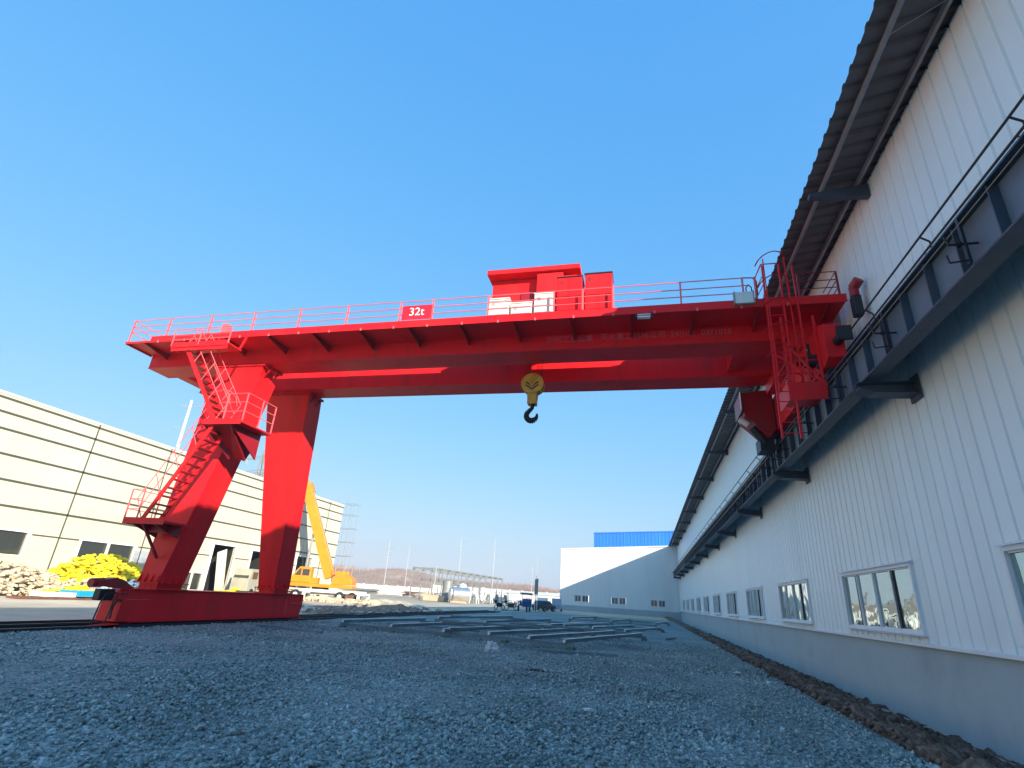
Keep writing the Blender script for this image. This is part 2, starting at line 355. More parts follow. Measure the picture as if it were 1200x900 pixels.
def window(ya, yb, z0=1.38, z1=2.95, x=W, panes=4):
    fr = MB(); t = .07
    fr.box(x-.065, x+.05, ya, yb, z1-t, z1).box(x-.065, x+.05, ya, yb, z0, z0+t).box(x-.065, x+.05, ya, ya+t, z0+t, z1-t).box(x-.065, x+.05, yb-t, yb, z0+t, z1-t)
    win = fr.build('window', TRIM, hall, loc=(x, (ya+yb)/2, (z0+z1)/2))
    MB().prism([(x-.16, z0-.03), (x-.04, z0-.03), (x-.04, z0-.003), (x-.16, z0-.02)], 'y', ya-.08, yb+.08).build('sill', TRIM, win)
    MB().prism([(x-.12, z1+.012), (x-.045, z1+.022), (x-.045, z1+.06), (x-.12, z1+.03)], 'y', ya-.08, yb+.08).build('drip_cap', TRIM, win)
    w_ = (yb-ya-2*t)/panes
    mu = MB()
    for i in range(1, panes):
        yy = ya+t+w_*i; mu.box(x-.04, x+.03, yy-.024, yy+.024, z0+t, z1-t)
    for i in range(panes):
        yy = ya+t+w_*i; mu.box(x-.02, x+.03, yy+.028, yy+w_-.028, z0+t, z0+t+.035).box(x-.02, x+.03, yy+.028, yy+w_-.028, z1-t-.035, z1-t)
    mu.build('mullion', BLACK if False else TRIM, win)
    for q0, q1 in ((ya+t+w_-.13, ya+t+w_-.026), (ya+t+3*w_+.026, ya+t+3*w_+.15)): MB().box(x-.03, x+.002, q0, q1, z0+t+.036, z1-t-.036).build('dark_gap', BLACK, win)
    g = MB()
    for i in range(panes):
        yy = ya+t+w_*i; xo = x+.004+.014*(i % 2)
        g.poly([(xo, yy+.028, z0+t+.035), (xo, yy+w_-.028, z0+t+.035), (xo, yy+w_-.028, z1-t-.035), (xo, yy+.028, z1-t-.035)], [(0,1,2,3)])
    g.build('glass', GLASS, win)
    dk = MB().box(x+.05, x+.9, ya, yb, z0, z1); dk.build('dark_interior', DARKG, win)
    return win
for a, c in WINS: window(a, c)

# end hall (far) facing the camera
eh = thing('end_hall', 'far cream and white ribbed hall end wall with small dark windows and grey base', 'hall', (-5, 110, 0))
def endwall():
    ep = .35; wins = [(-13.2, -10.6), (-6.2, -3.6), (1.0, 3.6)]
    b = MB(); x = -16.1
    top = lambda x: 11.2 + .065*(x+16.1)
    while x < W+2:
        xc = x+ep/2; ins = any(a <= xc <= c for a, c in wins)
        for za, zb in ([(.95, 1.65), (2.85, None)] if ins else [(.95, None)]):
            pr = [(x, 110), (x+ep*.8, 110), (x+ep*.86, 109.96), (x+ep*.94, 109.96), (x+ep, 110)]
            vs = [(px, py, za) for px, py in pr] + [(px, py, zb if zb else top(px)) for px, py in pr]
            b.poly(vs, [(i, i+1, 6+i, 5+i) for i in range(4)])
        x += ep
    b.build('wall', FARW, eh)
    MB().prism([(-16.15, top(-16.15)-.1), (W+2, top(W+2)-.1), (W+2, top(W+2)+.12), (-16.15, top(-16.15)+.12)], 'y', 109.8, 109.95).build('gable_trim', TRIM, eh)
    MB().box(-16.1, W+2, 109.9, 110.3, -.8, .95).build('concrete_base', CONC, eh)
    MB().box(-16.15, -16.0, 110.05, 150, -.3, 11.1).poly([(-16.3,110.02,11.25),(12,110.02,13.0),(12,150,13.0),(-16.3,150,11.25)], [(0,1,2,3)]).build('roof', FARW, eh)
    for a, c in wins:
        m = (a+c)/2
        for q0, q1 in ((a, m-.12), (m+.12, c)):
            f = MB().box(q0, q1, 109.93, 110.05, 2.76, 2.85).box(q0, q1, 109.93, 110.05, 1.65, 1.74).box(q0, q0+.07, 109.93, 110.05, 1.74, 2.76).box(q1-.07, q1, 109.93, 110.05, 1.74, 2.76).box((q0+q1)/2-.035, (q0+q1)/2+.035, 109.93, 110.05, 1.74, 2.76).build('window', TRIM, eh, loc=((q0+q1)/2, 110, 1.7))
            MB().box(q0+.07, q1-.07, 110.0, 110.04, 1.74, 2.76).build('pane', DGLASS, f)
        MB().box(m-.12, m+.12, 109.99, 110.05, 1.65, 2.85).build('pier', FARW, eh)
endwall()
bh = thing('blue_building', 'bright blue metal clad block rising behind the far end wall', 'building', (-2, 116, 0))
def blueblock():
    b = MB(); x = -10.1
    while x < 8:
        pr = [(x, 116), (x+.5, 116), (x+.56, 115.94), (x+.64, 115.94), (x+.7, 116)]
        b.poly([(px, py, 9) for px, py in pr]+[(px, py, 15.25+.055*(px+10)) for px, py in pr], [(i, i+1, 6+i, 5+i) for i in range(4)]); x += .7
    b.box(-10.1, -10.0, 116.05, 140, 0, 15.2)
    b.build('wall', BLUE, bh)
    MB().prism([(-10.15, 15.16), (8.1, 16.16), (8.1, 16.36), (-10.15, 15.36)], 'y', 115.85, 140).build('roof', BLUE, bh)
blueblock()

# ------------------------------------------------------------------ crane runway on the hall wall
rw = thing('crane_runway', 'dark blue steel crane runway beam with railing, bolted along the pale hall wall', 'runway beam', (5.35, 13, 0))
RY0, RY1 = -8.0, 108.0; XB = 5.23; ZB, ZT = 6.74, 7.7
b = MB().box(XB-.18, XB+.18, RY0, RY1, ZB, ZB+.035).box(XB-.2, XB+.2, RY0, RY1, ZT-.035, ZT)
b.build('beam', BEAM, rw)
MB().box(XB-.012, XB+.012, RY0, RY1, ZB+.036, ZT-.036).build('web', mat('beam_web_lit', (.13, .17, .22), .5, var=.2, scale=.8, dirt=(.08, .08, .09), damt=.5), rw)  # web colour lightened for the light it catches
y = RY0+.5
while y < 75:
    MB().box(XB-.165, XB-.014, y-.012, y+.012, ZB+.037, ZT-.037).build('stiffener', BEAM, rw); y += 1.0
MB().box(XB-.03, XB+.03, RY0, RY1, ZT+.002, ZT+.12).box(XB-.06, XB+.06, RY0, RY1, ZT+.001, ZT+.025).build('rail', GREY, rw)
for k in range(-2, 12):
    y = 13.05+9*k
    if y > 107: continue
    br = MB().prism([(4.97, ZB-.02), (4.97, ZB-.14), (5.25, ZB-.25), (W-.06, ZB-.28), (W-.06, ZB-.02)], 'y', y-.012, y+.012)
    br.box(4.95, W-.06, y-.2, y+.2, ZB-.022, ZB-.004).prism([(4.97, ZB-.142), (5.25, ZB-.252), (W-.06, ZB-.282), (W-.06, ZB-.30), (5.25, ZB-.27), (4.97, ZB-.16)], 'y', y-.2, y+.2)
    br.box(W-.058, W-.03, y-.25, y+.25, ZB-.42, ZB+.15)
    br.box(XB+.2, W-.05, y-.1, y+.1, ZT-.3, ZT-.06)
    br.build('bracket', BEAM, rw)
MB().box(XB+.22, W-.06, RY0, RY1, ZT-.05, ZT-.01).build('walkway', BEAM, rw)
hr = MB()
for z in (8.62, 9.02): hr.tube((5.74, RY0, z), (5.74, RY1, z), .024, 6)
y = RY0+.6
while y < 105:
    hr.path([(5.90, y, ZT), (5.90, y, 8.9), (5.74, y, 9.02)], .02, 6); hr.tube((5.90, y, 8.55), (5.74, y, 8.62), .014, 5); y += 3.0
hr.build('handrail', BLACK, rw)
y = RY0+1.2
while y < 100:
    b = MB(); b2 = MB()
    b.path([(XB-.03, y, 7.15), (4.80, y, 7.15), (4.76, y, 7.3)], .02, 5); b.path([(XB-.18, y, 6.85), (4.75, y, 6.82), (4.73, y, 6.96)], .016, 5)
    b.box(XB-.235, XB-.195, y-.035, y+.035, 6.78, 7.62)
    b2.blob((4.98, y+.08, 7.2), .05, amp=.1, seg=7, rings=5); y += 3.0 if y < 18 else 1.5
    b2.build('insulator', BLACK, b.build('conductor_arm', BLACK, rw))
b = MB()
for x, z in ((4.78, 7.34), (4.75, 7.0)):
    b.tube((x, 23, z), (x, RY1, z), .018, 5)
b.tube((5.0, RY0, 7.5), (5.0, 40, 7.5), .010, 5)
b.build('conductor_cable', mat('cable_tan', (.32, .24, .16), .6), rw)

# ------------------------------------------------------------------ the gantry crane
gc = thing('gantry_crane', 'big red gantry crane whose girders span from two leaning legs to the hall wall', 'gantry crane', (-5, 18, 0))
XL, XR = -20.1, 5.95
def girder(y0, y1, endx=XR):
    z0, z1 = 9.62, 11.0
    b = MB()
    # box with flanges standing proud of the webs; ends cut on a slant
    b.prism([(XL+.02, z0+.5), (XL+.75, z0+.02), (4.0, z0+.02), (endx, z0+.25), (endx, z1-.02), (XL+.02, z1-.02)], 'y', y0+.03, y1-.03)
    g = b.build('girder', RED, gc, loc=((XL+endx)/2, y0, z0))
    MB().prism([(XL+.72, z0), (4.0, z0), (4.0, z0+.018), (XL+.72, z0+.018)], 'y', y0, y1).build('bottom_flange', RED, g)
    MB().box(XL, endx, y0-.02, y1+.02, z1-.018, z1).build('top_flange', RED, g)
    return g
# the left end of the girders is square: nearly full section
def girder2(y0, y1):
    z0, z1 = 9.62, 11.0
    g = MB().prism([(XL, z0+.012), (4.2, z0+.012), (XR, z0+.22), (XR, z1-.02), (XL, z1-.02)], 'y', y0+.03, y1-.03).build('girder', RED, gc, loc=(-7, y0, z0))
    MB().box(XL-.02, 4.2, y0, y1, z0-.01, z0+.010).build('bottom_flange', RED, g)
    MB().box(XL-.02, XR, y0-.02, y1+.02, z1-.018, z1).build('top_flange', RED, g)
    b = MB().box(XL-.0, XR-.1, y0+.5, y0+.56, z1+.001, z1+.09)
    b.build('trolley_rail', DRED, g)
    sp = MB()
    for x in (-13.3, -5.2, 2.3):
        for q in (0, 1): sp.box(x+q*.09, x+q*.09+.012, y0+.018, y0+.03, z0+.03, z1-.03)
    sp.build('splice_seam', RED, g)
    return g
gn = girder2(16.3, 17.4); gf = girder2(19.15, 20.28)
for x in (XL+.0, 3.2):
    MB().box(x, x+.5, 17.37, 19.18, 9.8, 10.9).build('cross_beam', RED, gc)
# walkway plate with kerb and gussets
wk = MB().box(XL-.02, XR, 15.06, 16.33, 10.19, 10.215).build('walkway', RED, gc, loc=(-7, 15.7, 10.2))
b = MB().box(XL-.03, -18.9, 15.045, 15.058, 10.13, 10.215).box(-18.9, XR, 15.045, 15.058, 10.13, 10.40).box(XL-.032, XL-.021, 15.06, 16.32, 10.12, 10.25)
b.build('toe_board', RED, wk)
x = XL+.9
while x < XR:
    MB().prism([(15.07, 10.187), (15.07, 10.12), (16.28, 9.93), (16.32, 10.187)], 'x', x-.02, x+.02).build('gusset', DRED, wk); x += 1.9
b = MB(); x = XL+1.6
while x < XR-1:
    b.bar((x, 15.035, 10.10), (x, 15.035, 10.20), .05, .03); x += 1.27
b.build('toe_lugs', REDL, wk)
def rails(name, pts, posts, z0=10.4, zs=(10.66, 10.92, 11.2), r=.016, m=REDL, parent=gc):
    b = MB()
    for z in zs: b.path([(x, y, z) for x, y in pts], r, 6)
    for x, y in posts: b.bar((x, y, z0-.2), (x, y, zs[-1]), .05, .05)
    return b.build(name, m, parent)
px = [XL+.05, -18.26, -16.27, -14.3, -12.29, -10.3, -8.2, -6.97, -4.93, -2.66, -1.70, -.72, 1.37, 3.2, 3.55]
rails('handrail', [(XL+.05, 19.9), (XL+.05, 15.09), (3.35, 15.09)], [(x, 15.09) for x in px] + [(XL+.05, 16.7), (XL+.05, 18.3), (XL+.05, 19.9)])
b = MB(); 
b.path([(3.2, 15.09, 11.2), (3.5, 15.09, 11.18), (3.6, 15.09, 11.05), (3.6, 15.09, 10.6), (3.5, 15.09, 10.42)], .018, 6)
b.path([(3.34, 15.35, 10.4), (3.34, 15.35, 11.0), (3.42, 15.35, 11.1), (3.5, 15.35, 11.0), (3.5, 15.35, 10.4)], .018, 6)
b.build('gate_rail', DRED, gc)
rails('handrail', [(4.75, 15.09), (5.8, 15.09), (5.8, 16.3)], [(5.8, 15.09), (4.75, 15.09)], m=DRED)  # stretch under the eave, its shade put into the darker red
rails('handrail', [(XL+.05, 21.6), (5.6, 21.6)], [(x, 21.6) for x in range(-20, 6, 2)], z0=10.4)
b = MB().box(XL, XR, 20.28, 21.65, 10.19, 10.215); b.build('walkway', RED, gc)
# small end stop trusses on the girder top
b = MB()
for x0 in (-17.2,):
    for y in (16.8, 19.65):
        b.box(x0-.12, x0+.12, y-.15, y+.15, 11.1, 11.75).bar((x0-.12, y, 11.2), (x0-.7, y, 11.05), .1)
b.build('end_stop', REDL, gc)
# capacity sign
sg = MB().box(-8.08, -6.98, 15.02, 15.045, 10.42, 10.98).build('capacity_sign', mat('sign_red', (.62, .01, .03), .5), gc, loc=(-7.5, 15.03, 10.7))
text('lettering', '32t', .44, WHT, sg, (-7.53, 15.016, 10.71), (rad(90), 0, 0), .003)
# faded lettering along the web
text('lettering', '沪兴工业起重   天大重工机械公司  24小时  0371018', .27, mat('faded_letter', (.60, .13, .16), .6), gn, (-.05, 16.325, 10.0), (rad(90), 0, 0), .002)
# lamps under the walkway and on it
lp = MB().box(.02, .42, 15.02, 15.16, 10.08, 10.10).box(.02, .42, 15.02, 15.16, 9.99, 10.02).build('tube_lamp', WHT, gc)
MB().box(-.03, 0.018, 15.0, 15.18, 9.97, 10.14).box(.422, .47, 15.0, 15.18, 9.97, 10.14).build('lamp_end', BLACK, lp)
fl = MB().box(2.92, 3.42, 14.92, 14.96, 10.22, 10.60).build('floodlight', LAMPG, gc)
MB().box(2.88, 2.92, 14.9, 15.04, 10.2, 10.62).box(3.42, 3.46, 14.9, 15.04, 10.2, 10.62).box(2.92, 3.42, 14.965, 15.04, 10.2, 10.62).build('lamp_housing', GREY, fl)
# legs
def leg(yb, yt, th_b, th_t, cut=(.08, .35), name='leg'):
    zb, zt = 1.34, 9.52
    xl_b, xr_b, xl_t, xr_t = -16.55, -15.74, -16.6, -14.42
    # body with a short cranked head
    zc = 9.0; t = (zc-zb)/(zt-zb)
    ym = yb+(yt-yb)*t; xm = xr_b+(xr_t-xr_b)*t; thm = th_b+(th_t-th_b)*t
    A = [(xl_b,yb,zb),(xr_b,yb,zb),(xr_b,yb+th_b,zb),(xl_b,yb+th_b,zb)]
    Bq = [(xl_t,ym,zc),(xm,ym,zc),(xm,ym+thm,zc),(xl_t,ym+thm,zc)]
    D = [(xl_t,yt,zt),(xr_t-cut[0],yt,zt),(xr_t-cut[1],yt+th_t-.02,zt),(xl_t,yt+th_t,zt)]
    vs = A+Bq+D
    fs = [(0,3,2,1)] + [(0,1,5,4),(1,2,6,5),(2,3,7,6),(3,0,4,7)] + [(4,5,9,8),(5,6,10,9),(6,7,11,10),(7,4,8,11)] + [(8,9,10,11)]
    o = MB().poly(vs, fs).build(name, RED, gc, bevel=.012, loc=(-16, yb, zb))
    MB().box(-16.66, -15.62, yb-.12, yb+th_b+.12, 1.12, 1.15).box(-16.66, -15.62, yb-.12, yb+th_b+.12, 1.31, 1.34).box(-16.5, -15.78, yb+.03, yb+th_b-.03, 1.15, 1.31).build('foot_flange', RED, o)
    g = MB()
    for i in range(4):
        x = -16.5+.25*i; g.prism([(yb-.1, 1.342), (yb-.004, 1.342), (yb+.008, 1.62)], 'x', x-.01, x+.01)
    for i in range(4):
        y = yb+.12+.28*i; g.prism([(-15.735, 1.342), (-15.64, 1.342), (-15.70, 1.6)], 'y', y-.01, y+.01)
    for i in range(5):
        for y in (yb-.08, yb+th_b+.08):
            x = -16.6+.235*i; g.tube((x, y, 1.10), (x, y, 1.38), .016, 6)
    g.build('foot_gussets', RED, o)
    MB().box(-16.75, -14.35, yt-.08, yt+th_t+.06, zt, zt+.045).box(-16.75, -14.35, yt-.06, yt+th_t+.04, zt+.047, 9.608).build('head_flange', RED, o)
    g = MB()
    for i in range(8):
        x = -16.65+.31*i; g.tube((x, yt-.05, zt-.05), (x, yt-.05, zt+.10), .018, 6)
    for i in range(3): g.tube((-14.4, yt+.15+.3*i, zt-.05), (-14.4, yt+.15+.3*i, zt+.10), .018, 6)
    g.build('bolts', DRED, o)
    MB().prism([(-14.35, zt-.02), (-14.5, zt-.4), (-14.2, zt-.02)], 'y', yt+.2, yt+.23).prism([(-14.35, zt-.02), (-14.5, zt-.4), (-14.2, zt-.02)], 'y', yt+.7, yt+.73).build('head_gussets', DRED, o)
    return o
leg(15.62, 16.38, 1.12, 1.0); leg(21.75, 19.5, 1.12, 1.0, cut=(0, 0))
# ground end carriage
ec = MB().prism([(14.55, .16), (24.1, .16), (24.25, .55), (24.25, 1.10), (14.82, 1.10), (14.62, 1.0)], 'x', -16.62, -15.84).build('end_carriage', RED, gc, bevel=.01, loc=(-16.2, 19, .2))
MB().box(-16.70, -15.76, 14.85, 24.27, 1.10, 1.122).box(-16.68, -15.78, 15.0, 23.9, .135, .158).build('flange_plates', RED, ec)
MB().box(-15.838, -15.83, 14.75, 15.6, .80, .815).box(-15.838, -15.80, 23.2, 24.25, .72, .74).box(-15.838, -15.826, 22.98, 23.0, .2, 1.09).build('edge_ribs', REDL, ec)
for y in (15.1, 23.75):
    wm = MB().tube((-16.45, y, .33), (-15.99, y, .33), .30, 20).tube((-15.99, y, .33), (-15.90, y, .33), .12, 12)
    wm.build('wheel', DRED, ec)
b = MB().prism([(14.0, .02), (14.6, .02), (14.6, .12), (14.05, .07)], 'x', -16.6, -15.7).prism([(24.2, .03), (24.6, .03), (24.6, .10), (24.2, .12)], 'x', -16.6, -15.8)
b.build('rail_sweeper', RED, ec)
b = MB().box(-16.35, -16.1, 14.0, 14.5, .75, 1.08); b.build('buffer', BLACK, ec, bevel=.02)
b = MB()
for x, o_ in ((-16.0, 0), (-15.78, .22)):
    pts = [(x, 14.45+o_, .98), (x, 14.12+o_, .95), (x, 14.02+o_, .7), (x, 13.95+o_, .12)]; b.path(pts, .022, 6)
b.path([(-15.86, 14.6, .75), (-15.82, 14.42, .8), (-15.8, 14.3, .6), (-15.8, 14.32, .25)], .03, 6)
b.build('guard_hoop', BLACK, ec)
b = MB().prism([(13.75, 1.14), (13.72, 1.32), (14.3, 1.42), (14.62, 1.34), (15.0, 1.12), (14.4, 1.12), (14.1, 1.17)], 'x', -16.3, -15.95)
b.tube((-16.12, 13.6, 1.24), (-16.12, 14.0, 1.27), .13, 12).build('drive_motor', DRED, ec)
# stairs and platforms
def platform(x0, x1, y0, y1, z, rail_sides, posts, name='platform', h=1.0):
    o = MB().box(x0, x1, y0, y1, z-.05, z).build(name, RED, gc, loc=((x0+x1)/2, (y0+y1)/2, z))
    MB().box(x0, x1, y0-.012, y0, z-.12, z+.08).box(x0-.012, x0, y0, y1, z-.12, z+.08).build('edge_plate', RED, o)
    b = MB()
    for hh in (h*.35, h*.68, h):
        for a, c in rail_sides: b.tube((*a, z+hh), (*c, z+hh), .014, 6)
    for p in posts: b.bar((*p, z-.05), (*p, z+h), .035)
    b.build('railing', REDL, o)
    return o
lo = platform(-16.6, -14.95, 14.4, 15.62, 3.2, [((-16.6, 15.6), (-16.6, 14.42)), ((-16.6, 14.42), (-16.1, 14.42))], [(-16.6, 15.55), (-16.6, 14.42), (-16.1, 14.42)])
MB().prism([(14.35, 3.15), (15.64, 3.15), (15.64, 2.75)], 'x', -15.5, -15.46).prism([(14.35, 3.15), (15.64, 3.15), (15.64, 2.75)], 'x', -16.4, -16.36).prism([(-16.4, 3.13), (-14.95, 3.13), (-15.4, 2.9), (-16.4, 2.9)], 'y', 15.2, 15.24).bar((-16.0, 14.6, 3.15), (-16.05, 15.6, 2.1), .07).build('support_bracket', DRED, lo)
up = platform(-14.55, -13.0, 14.35, 15.98, 6.55, [((-13.0, 14.4), (-13.0, 15.9)), ((-14.0, 14.4), (-13.0, 14.4))], [(-13.02, 14.4), (-13.02, 15.2), (-13.8, 14.4), (-13.02, 15.9)])
MB().prism([(14.4, 6.5), (15.98, 6.5), (15.98, 5.6)], 'x', -13.5, -13.46).prism([(14.4, 6.5), (15.98, 6.5), (15.98, 5.6)], 'x', -14.6, -14.56).poly([(-13.46, 14.4, 6.49), (-13.46, 16.0, 6.49), (-13.9, 16.0, 5.55), (-14.5, 16.0, 5.75), (-14.56, 14.4, 6.49)], [(0,1,2),(0,2,3),(0,3,4)]).build('support_bracket', DRED, up)
b = MB()
for i in range(7):
    t0 = math.pi*.05 + math.pi*.9*i/6; t1 = math.pi*.05 + math.pi*.9*(i+1)/6
    if i < 6: b.tube((-14.2-.75*math.cos(t0), 14.5, 7.0+.75*math.sin(t0)), (-14.2-.75*math.cos(t1), 14.5, 7.0+.75*math.sin(t1)), .012, 5)
b.build('hoop_rail', REDL, up)
ld = platform(-16.9, -14.4, 14.3, 15.0, 9.55, [((-16.9, 14.3), (-14.4, 14.3))], [(-16.9, 14.3), (-15.7, 14.3), (-14.4, 14.3)], h=.55)
MB().box(-16.88, -14.42, 14.32, 14.35, 9.3, 9.5).bar((-16.9, 14.9, 9.55), (-16.9, 15.1, 10.2), .06).bar((-14.4, 14.9, 9.55), (-14.4, 15.1, 10.2), .06).bar((-15.6, 14.9, 9.55), (-15.6, 15.1, 10.2), .06).build('hanger', RED, ld)
def stair(x0, z0, x1, z1, y0, y1, n, name='stair', rail=(1, 1)):
    s = MB()
    for y in (y0, y1): s.bar((x0, y, z0), (x1, y, z1), .04, .14)
    o = s.build(name, RED, gc, loc=((x0+x1)/2, (y0+y1)/2, z0))
    t = MB()
    for i in range(1, n):
        x = x0+(x1-x0)*i/n; z = z0+(z1-z0)*i/n; t.box(x-.10, x+.10, y0+.022, y1-.022, z-.02, z+.02)
    t.build('treads', DRED, o)
    h = MB(); nx = (z1-z0); nz = -(x1-x0); L_ = math.hypot(nx, nz); s_ = 1 if nz/L_ > 0 else -1; off = (s_*nx/L_*.62, s_*nz/L_*.62)
    off = (-.42 if x1 > x0 else .42, .72)
    for y, f in ((y0, rail[0]), (y1, rail[1])):
        if not f: continue
        for k in (.55, 1):
            h.tube((x0+off[0]*k, y, z0+off[1]*k), (x1+off[0]*k, y, z1+off[1]*k), .014, 6)
        for i in range(0, 5):
            t_ = i/4; x = x0+(x1-x0)*t_; z = z0+(z1-z0)*t_; h.tube((x, y, z), (x+off[0], y, z+off[1]), .014, 6)
    h.build('stair_rail', REDL, o)
    return o
stair(-15.98, 3.2, -14.2, 6.5, 14.5, 15.15, 12, rail=(1, 0))
stair(-14.15, 6.6, -16.35, 9.55, 14.42, 14.95, 11, rail=(1, 1))
# hall-side end carriage riding on the runway
hc = MB().prism([(14.5, 8.15), (14.8, 8.0), (22.0, 8.0), (22.4, 8.15), (22.4, 9.15), (21.8, 9.3), (14.9, 9.3), (14.5, 9.15)], 'x', 4.99, 5.47).build('end_carriage', RED, gc, bevel=.012, loc=(5.3, 18, 8.4))
MB().box(4.7, 5.6, 16.2, 17.5, 9.302, 9.8).box(4.7, 5.6, 19.1, 20.35, 9.302, 9.8).build('saddle', RED, hc)
for y in (15.9, 18.3, 20.7):
    j_ = MB().box(4.93, 4.987, y-.12, y+.12, 8.1, 9.2).build('joint_plate', BLACK, hc)
    q_ = MB()
    for zz in (8.25, 8.5, 8.75, 9.0): q_.tube((4.90, y-.05, zz), (4.93, y-.05, zz), .03, 6); q_.tube((4.90, y+.06, zz), (4.93, y+.06, zz), .03, 6)
    q_.build('bolt_heads', WHT, j_)
for y in (15.2, 16.1, 20.9, 21.8):
    MB().tube((5.13, y, 8.12), (5.33, y, 8.12), .29, 20).tube((4.93, y, 8.2), (5.12, y, 8.2), .1, 10).build('wheel', BLACK, hc)
MB().tube((5.3, 14.0, 8.6), (5.3, 14.5, 8.6), .13, 12).box(5.12, 5.48, 13.94, 14.03, 8.4, 8.8).build('buffer', BLACK, hc)
dm = MB().tube((4.45, 15.45, 8.45), (4.7, 15.45, 8.45), .12, 14).tube((4.45, 21.3, 8.95), (4.95, 21.3, 8.95), .2, 14).tube((5.9, 14.4, 9.9), (5.9, 14.4, 10.2), .12, 14).tube((5.9, 14.4, 10.18), (6.0, 14.2, 10.33), .14, 14)
dm.build('drive_motor', DRED, hc)
for q in ((4.7, 4.98, 15.3, 15.6, 8.3, 8.6), (5.8, 6.02, 14.3, 14.55, 9.3, 9.9), (4.7, 4.98, 21.2, 21.6, 8.2, 8.6)): MB().box(*q).build('gearbox', BLACK, hc, bevel=.02)
pl = MB().box(4.05, 5.0, 14.95, 16.1, 7.30, 7.36).box(4.05, 5.0, 14.93, 14.95, 7.1, 7.62).box(4.03, 4.05, 14.95, 16.1, 7.1, 7.62).build('hall_platform', RED, gc, loc=(4.5, 15.5, 7.3))
b = MB()
for x, y in ((4.1, 15.0), (4.95, 15.0), (4.1, 16.05)): b.bar((x, y, 7.3), (x, y, 9.7), .06)
b.bar((4.1, 16.05, 9.0), (4.95, 15.0, 7.6), .05).bar((4.1, 15.0, 8.9), (4.95, 15.0, 7.6), .05)
for z in (7.9, 8.3): b.path([(4.1, 16.05, z), (4.1, 15.0, z), (4.95, 15.0, z)], .016, 6)
b.build('hanger', RED, pl)
# dark red shroud / motor hung at the far end
b = MB().prism([(3.85, 9.5), (4.95, 9.62), (4.95, 8.0), (4.7, 7.75), (4.3, 8.2), (3.9, 8.6)], 'y', 20.6, 21.9).box(3.8, 3.86, 20.5, 22.0, 8.75, 9.5)
sh = b.build('power_shroud', DRED, gc)
MB().box(4.4, 4.9, 20.9, 21.7, 7.3, 7.8).tube((4.2, 21, 8.2), (4.6, 21, 7.6), .15, 10).build('collector', BLACK, sh)
MB().box(3.78, 3.80, 20.45, 20.6, 8.8, 9.5).tube((3.75, 20.9, 8.55), (4.05, 20.9, 8.3), .12, 12).build('edge_plate', WHT, sh)  # white colour stands in for the lit edge of the end plate
# caged ladder on the hall side
lad = MB()
for x in (3.72, 4.18): lad.bar((x, 14.95, 6.0), (x+.06, 14.95, 11.5), .05)
z = 6.15
while z < 10.4: lad.tube((3.72, 14.95, z), (4.2, 14.95, z), .014, 6); z += .3
ladder = lad.build('ladder', RED, gc, loc=(4, 15, 6))
b = MB(); z = 7.6
while z < 11.5:
    p0 = None
    for i in range(9):
        t = math.pi*i/8; p = (3.98-.40*math.cos(t), 14.95-.72*math.sin(t), z)
        if p0: b.bar(p0, p, .035, .012)
        p0 = p
    z += .78
for i in (2, 6):
    t = math.pi*i/8; b.bar((3.98-.40*math.cos(t), 14.95-.72*math.sin(t), 7.6), (3.98-.40*math.cos(t), 14.95-.72*math.sin(t), 11.4), .03, .012)
b.build('cage', RED, ladder)
b = MB()
for x, y in ((4.62, 15.0), (4.62, 15.6)): b.bar((x, y, 7.4), (x, y, 11.45), .045)
z = 7.7
while z < 10.3: b.tube((4.62, 15.0, z), (4.62, 15.6, z), .012, 6); z += .3
b.path([(3.7, 15.6, 10.4), (3.7, 15.6, 11.5), (3.75, 14.95, 11.55), (4.25, 14.95, 11.55)], .018, 6)
for zz in (10.8, 11.1, 11.5): b.tube((3.7, 15.6, zz), (3.74, 14.95, zz), .014, 6)
b.build('side_frame', RED, ladder)
# ------------------------------------------------------------------ trolley, cabinets, hook (stand on / hang from the crane)
tr = thing('hoist_trolley', 'large red hoist trolley housing with an overhanging roof, on top of the crane girders', 'hoist trolley', (-3.8, 18.3, 11.1))
MB().box(-5.3, -1.9, 16.55, 20.1, 11.32, 11.5).build('frame', RED, tr)
MB().prism([(-5.42, 11.5), (-2.15, 11.5), (-2.15, 13.02), (-5.42, 13.02)], 'y', 16.95, 19.9).build('housing', RED, tr, bevel=.01)
MB().prism([(-5.55, 13.04), (-1.98, 13.04), (-1.98, 13.24), (-5.55, 13.24)], 'y', 16.5, 20.2).build('roof', RED, tr, bevel=.01)
MB().box(-3.60, -2.62, 16.60, 16.94, 12.15, 12.98).box(-2.60, -2.12, 16.72, 16.94, 12.5, 12.9).build('front_cover', RED, tr, bevel=.01)
MB().box(-4.25, -3.62, 16.90, 16.945, 11.9, 12.4).build('opening', DRED, tr)
for x in (-4.9, -2.4):
    for y in (16.83, 19.68): MB().tube((x, y-.07, 11.27), (x, y+.07, 11.27), .19, 18).build('wheel', BLACK, tr)
MB().tube((-3.9, 17.6, 11.75), (-3.9, 18.95, 11.75), .2, 16).box(-4.3, -3.5, 17.55, 18.9, 11.5, 11.55).build('rope_drum', BLACK, tr)
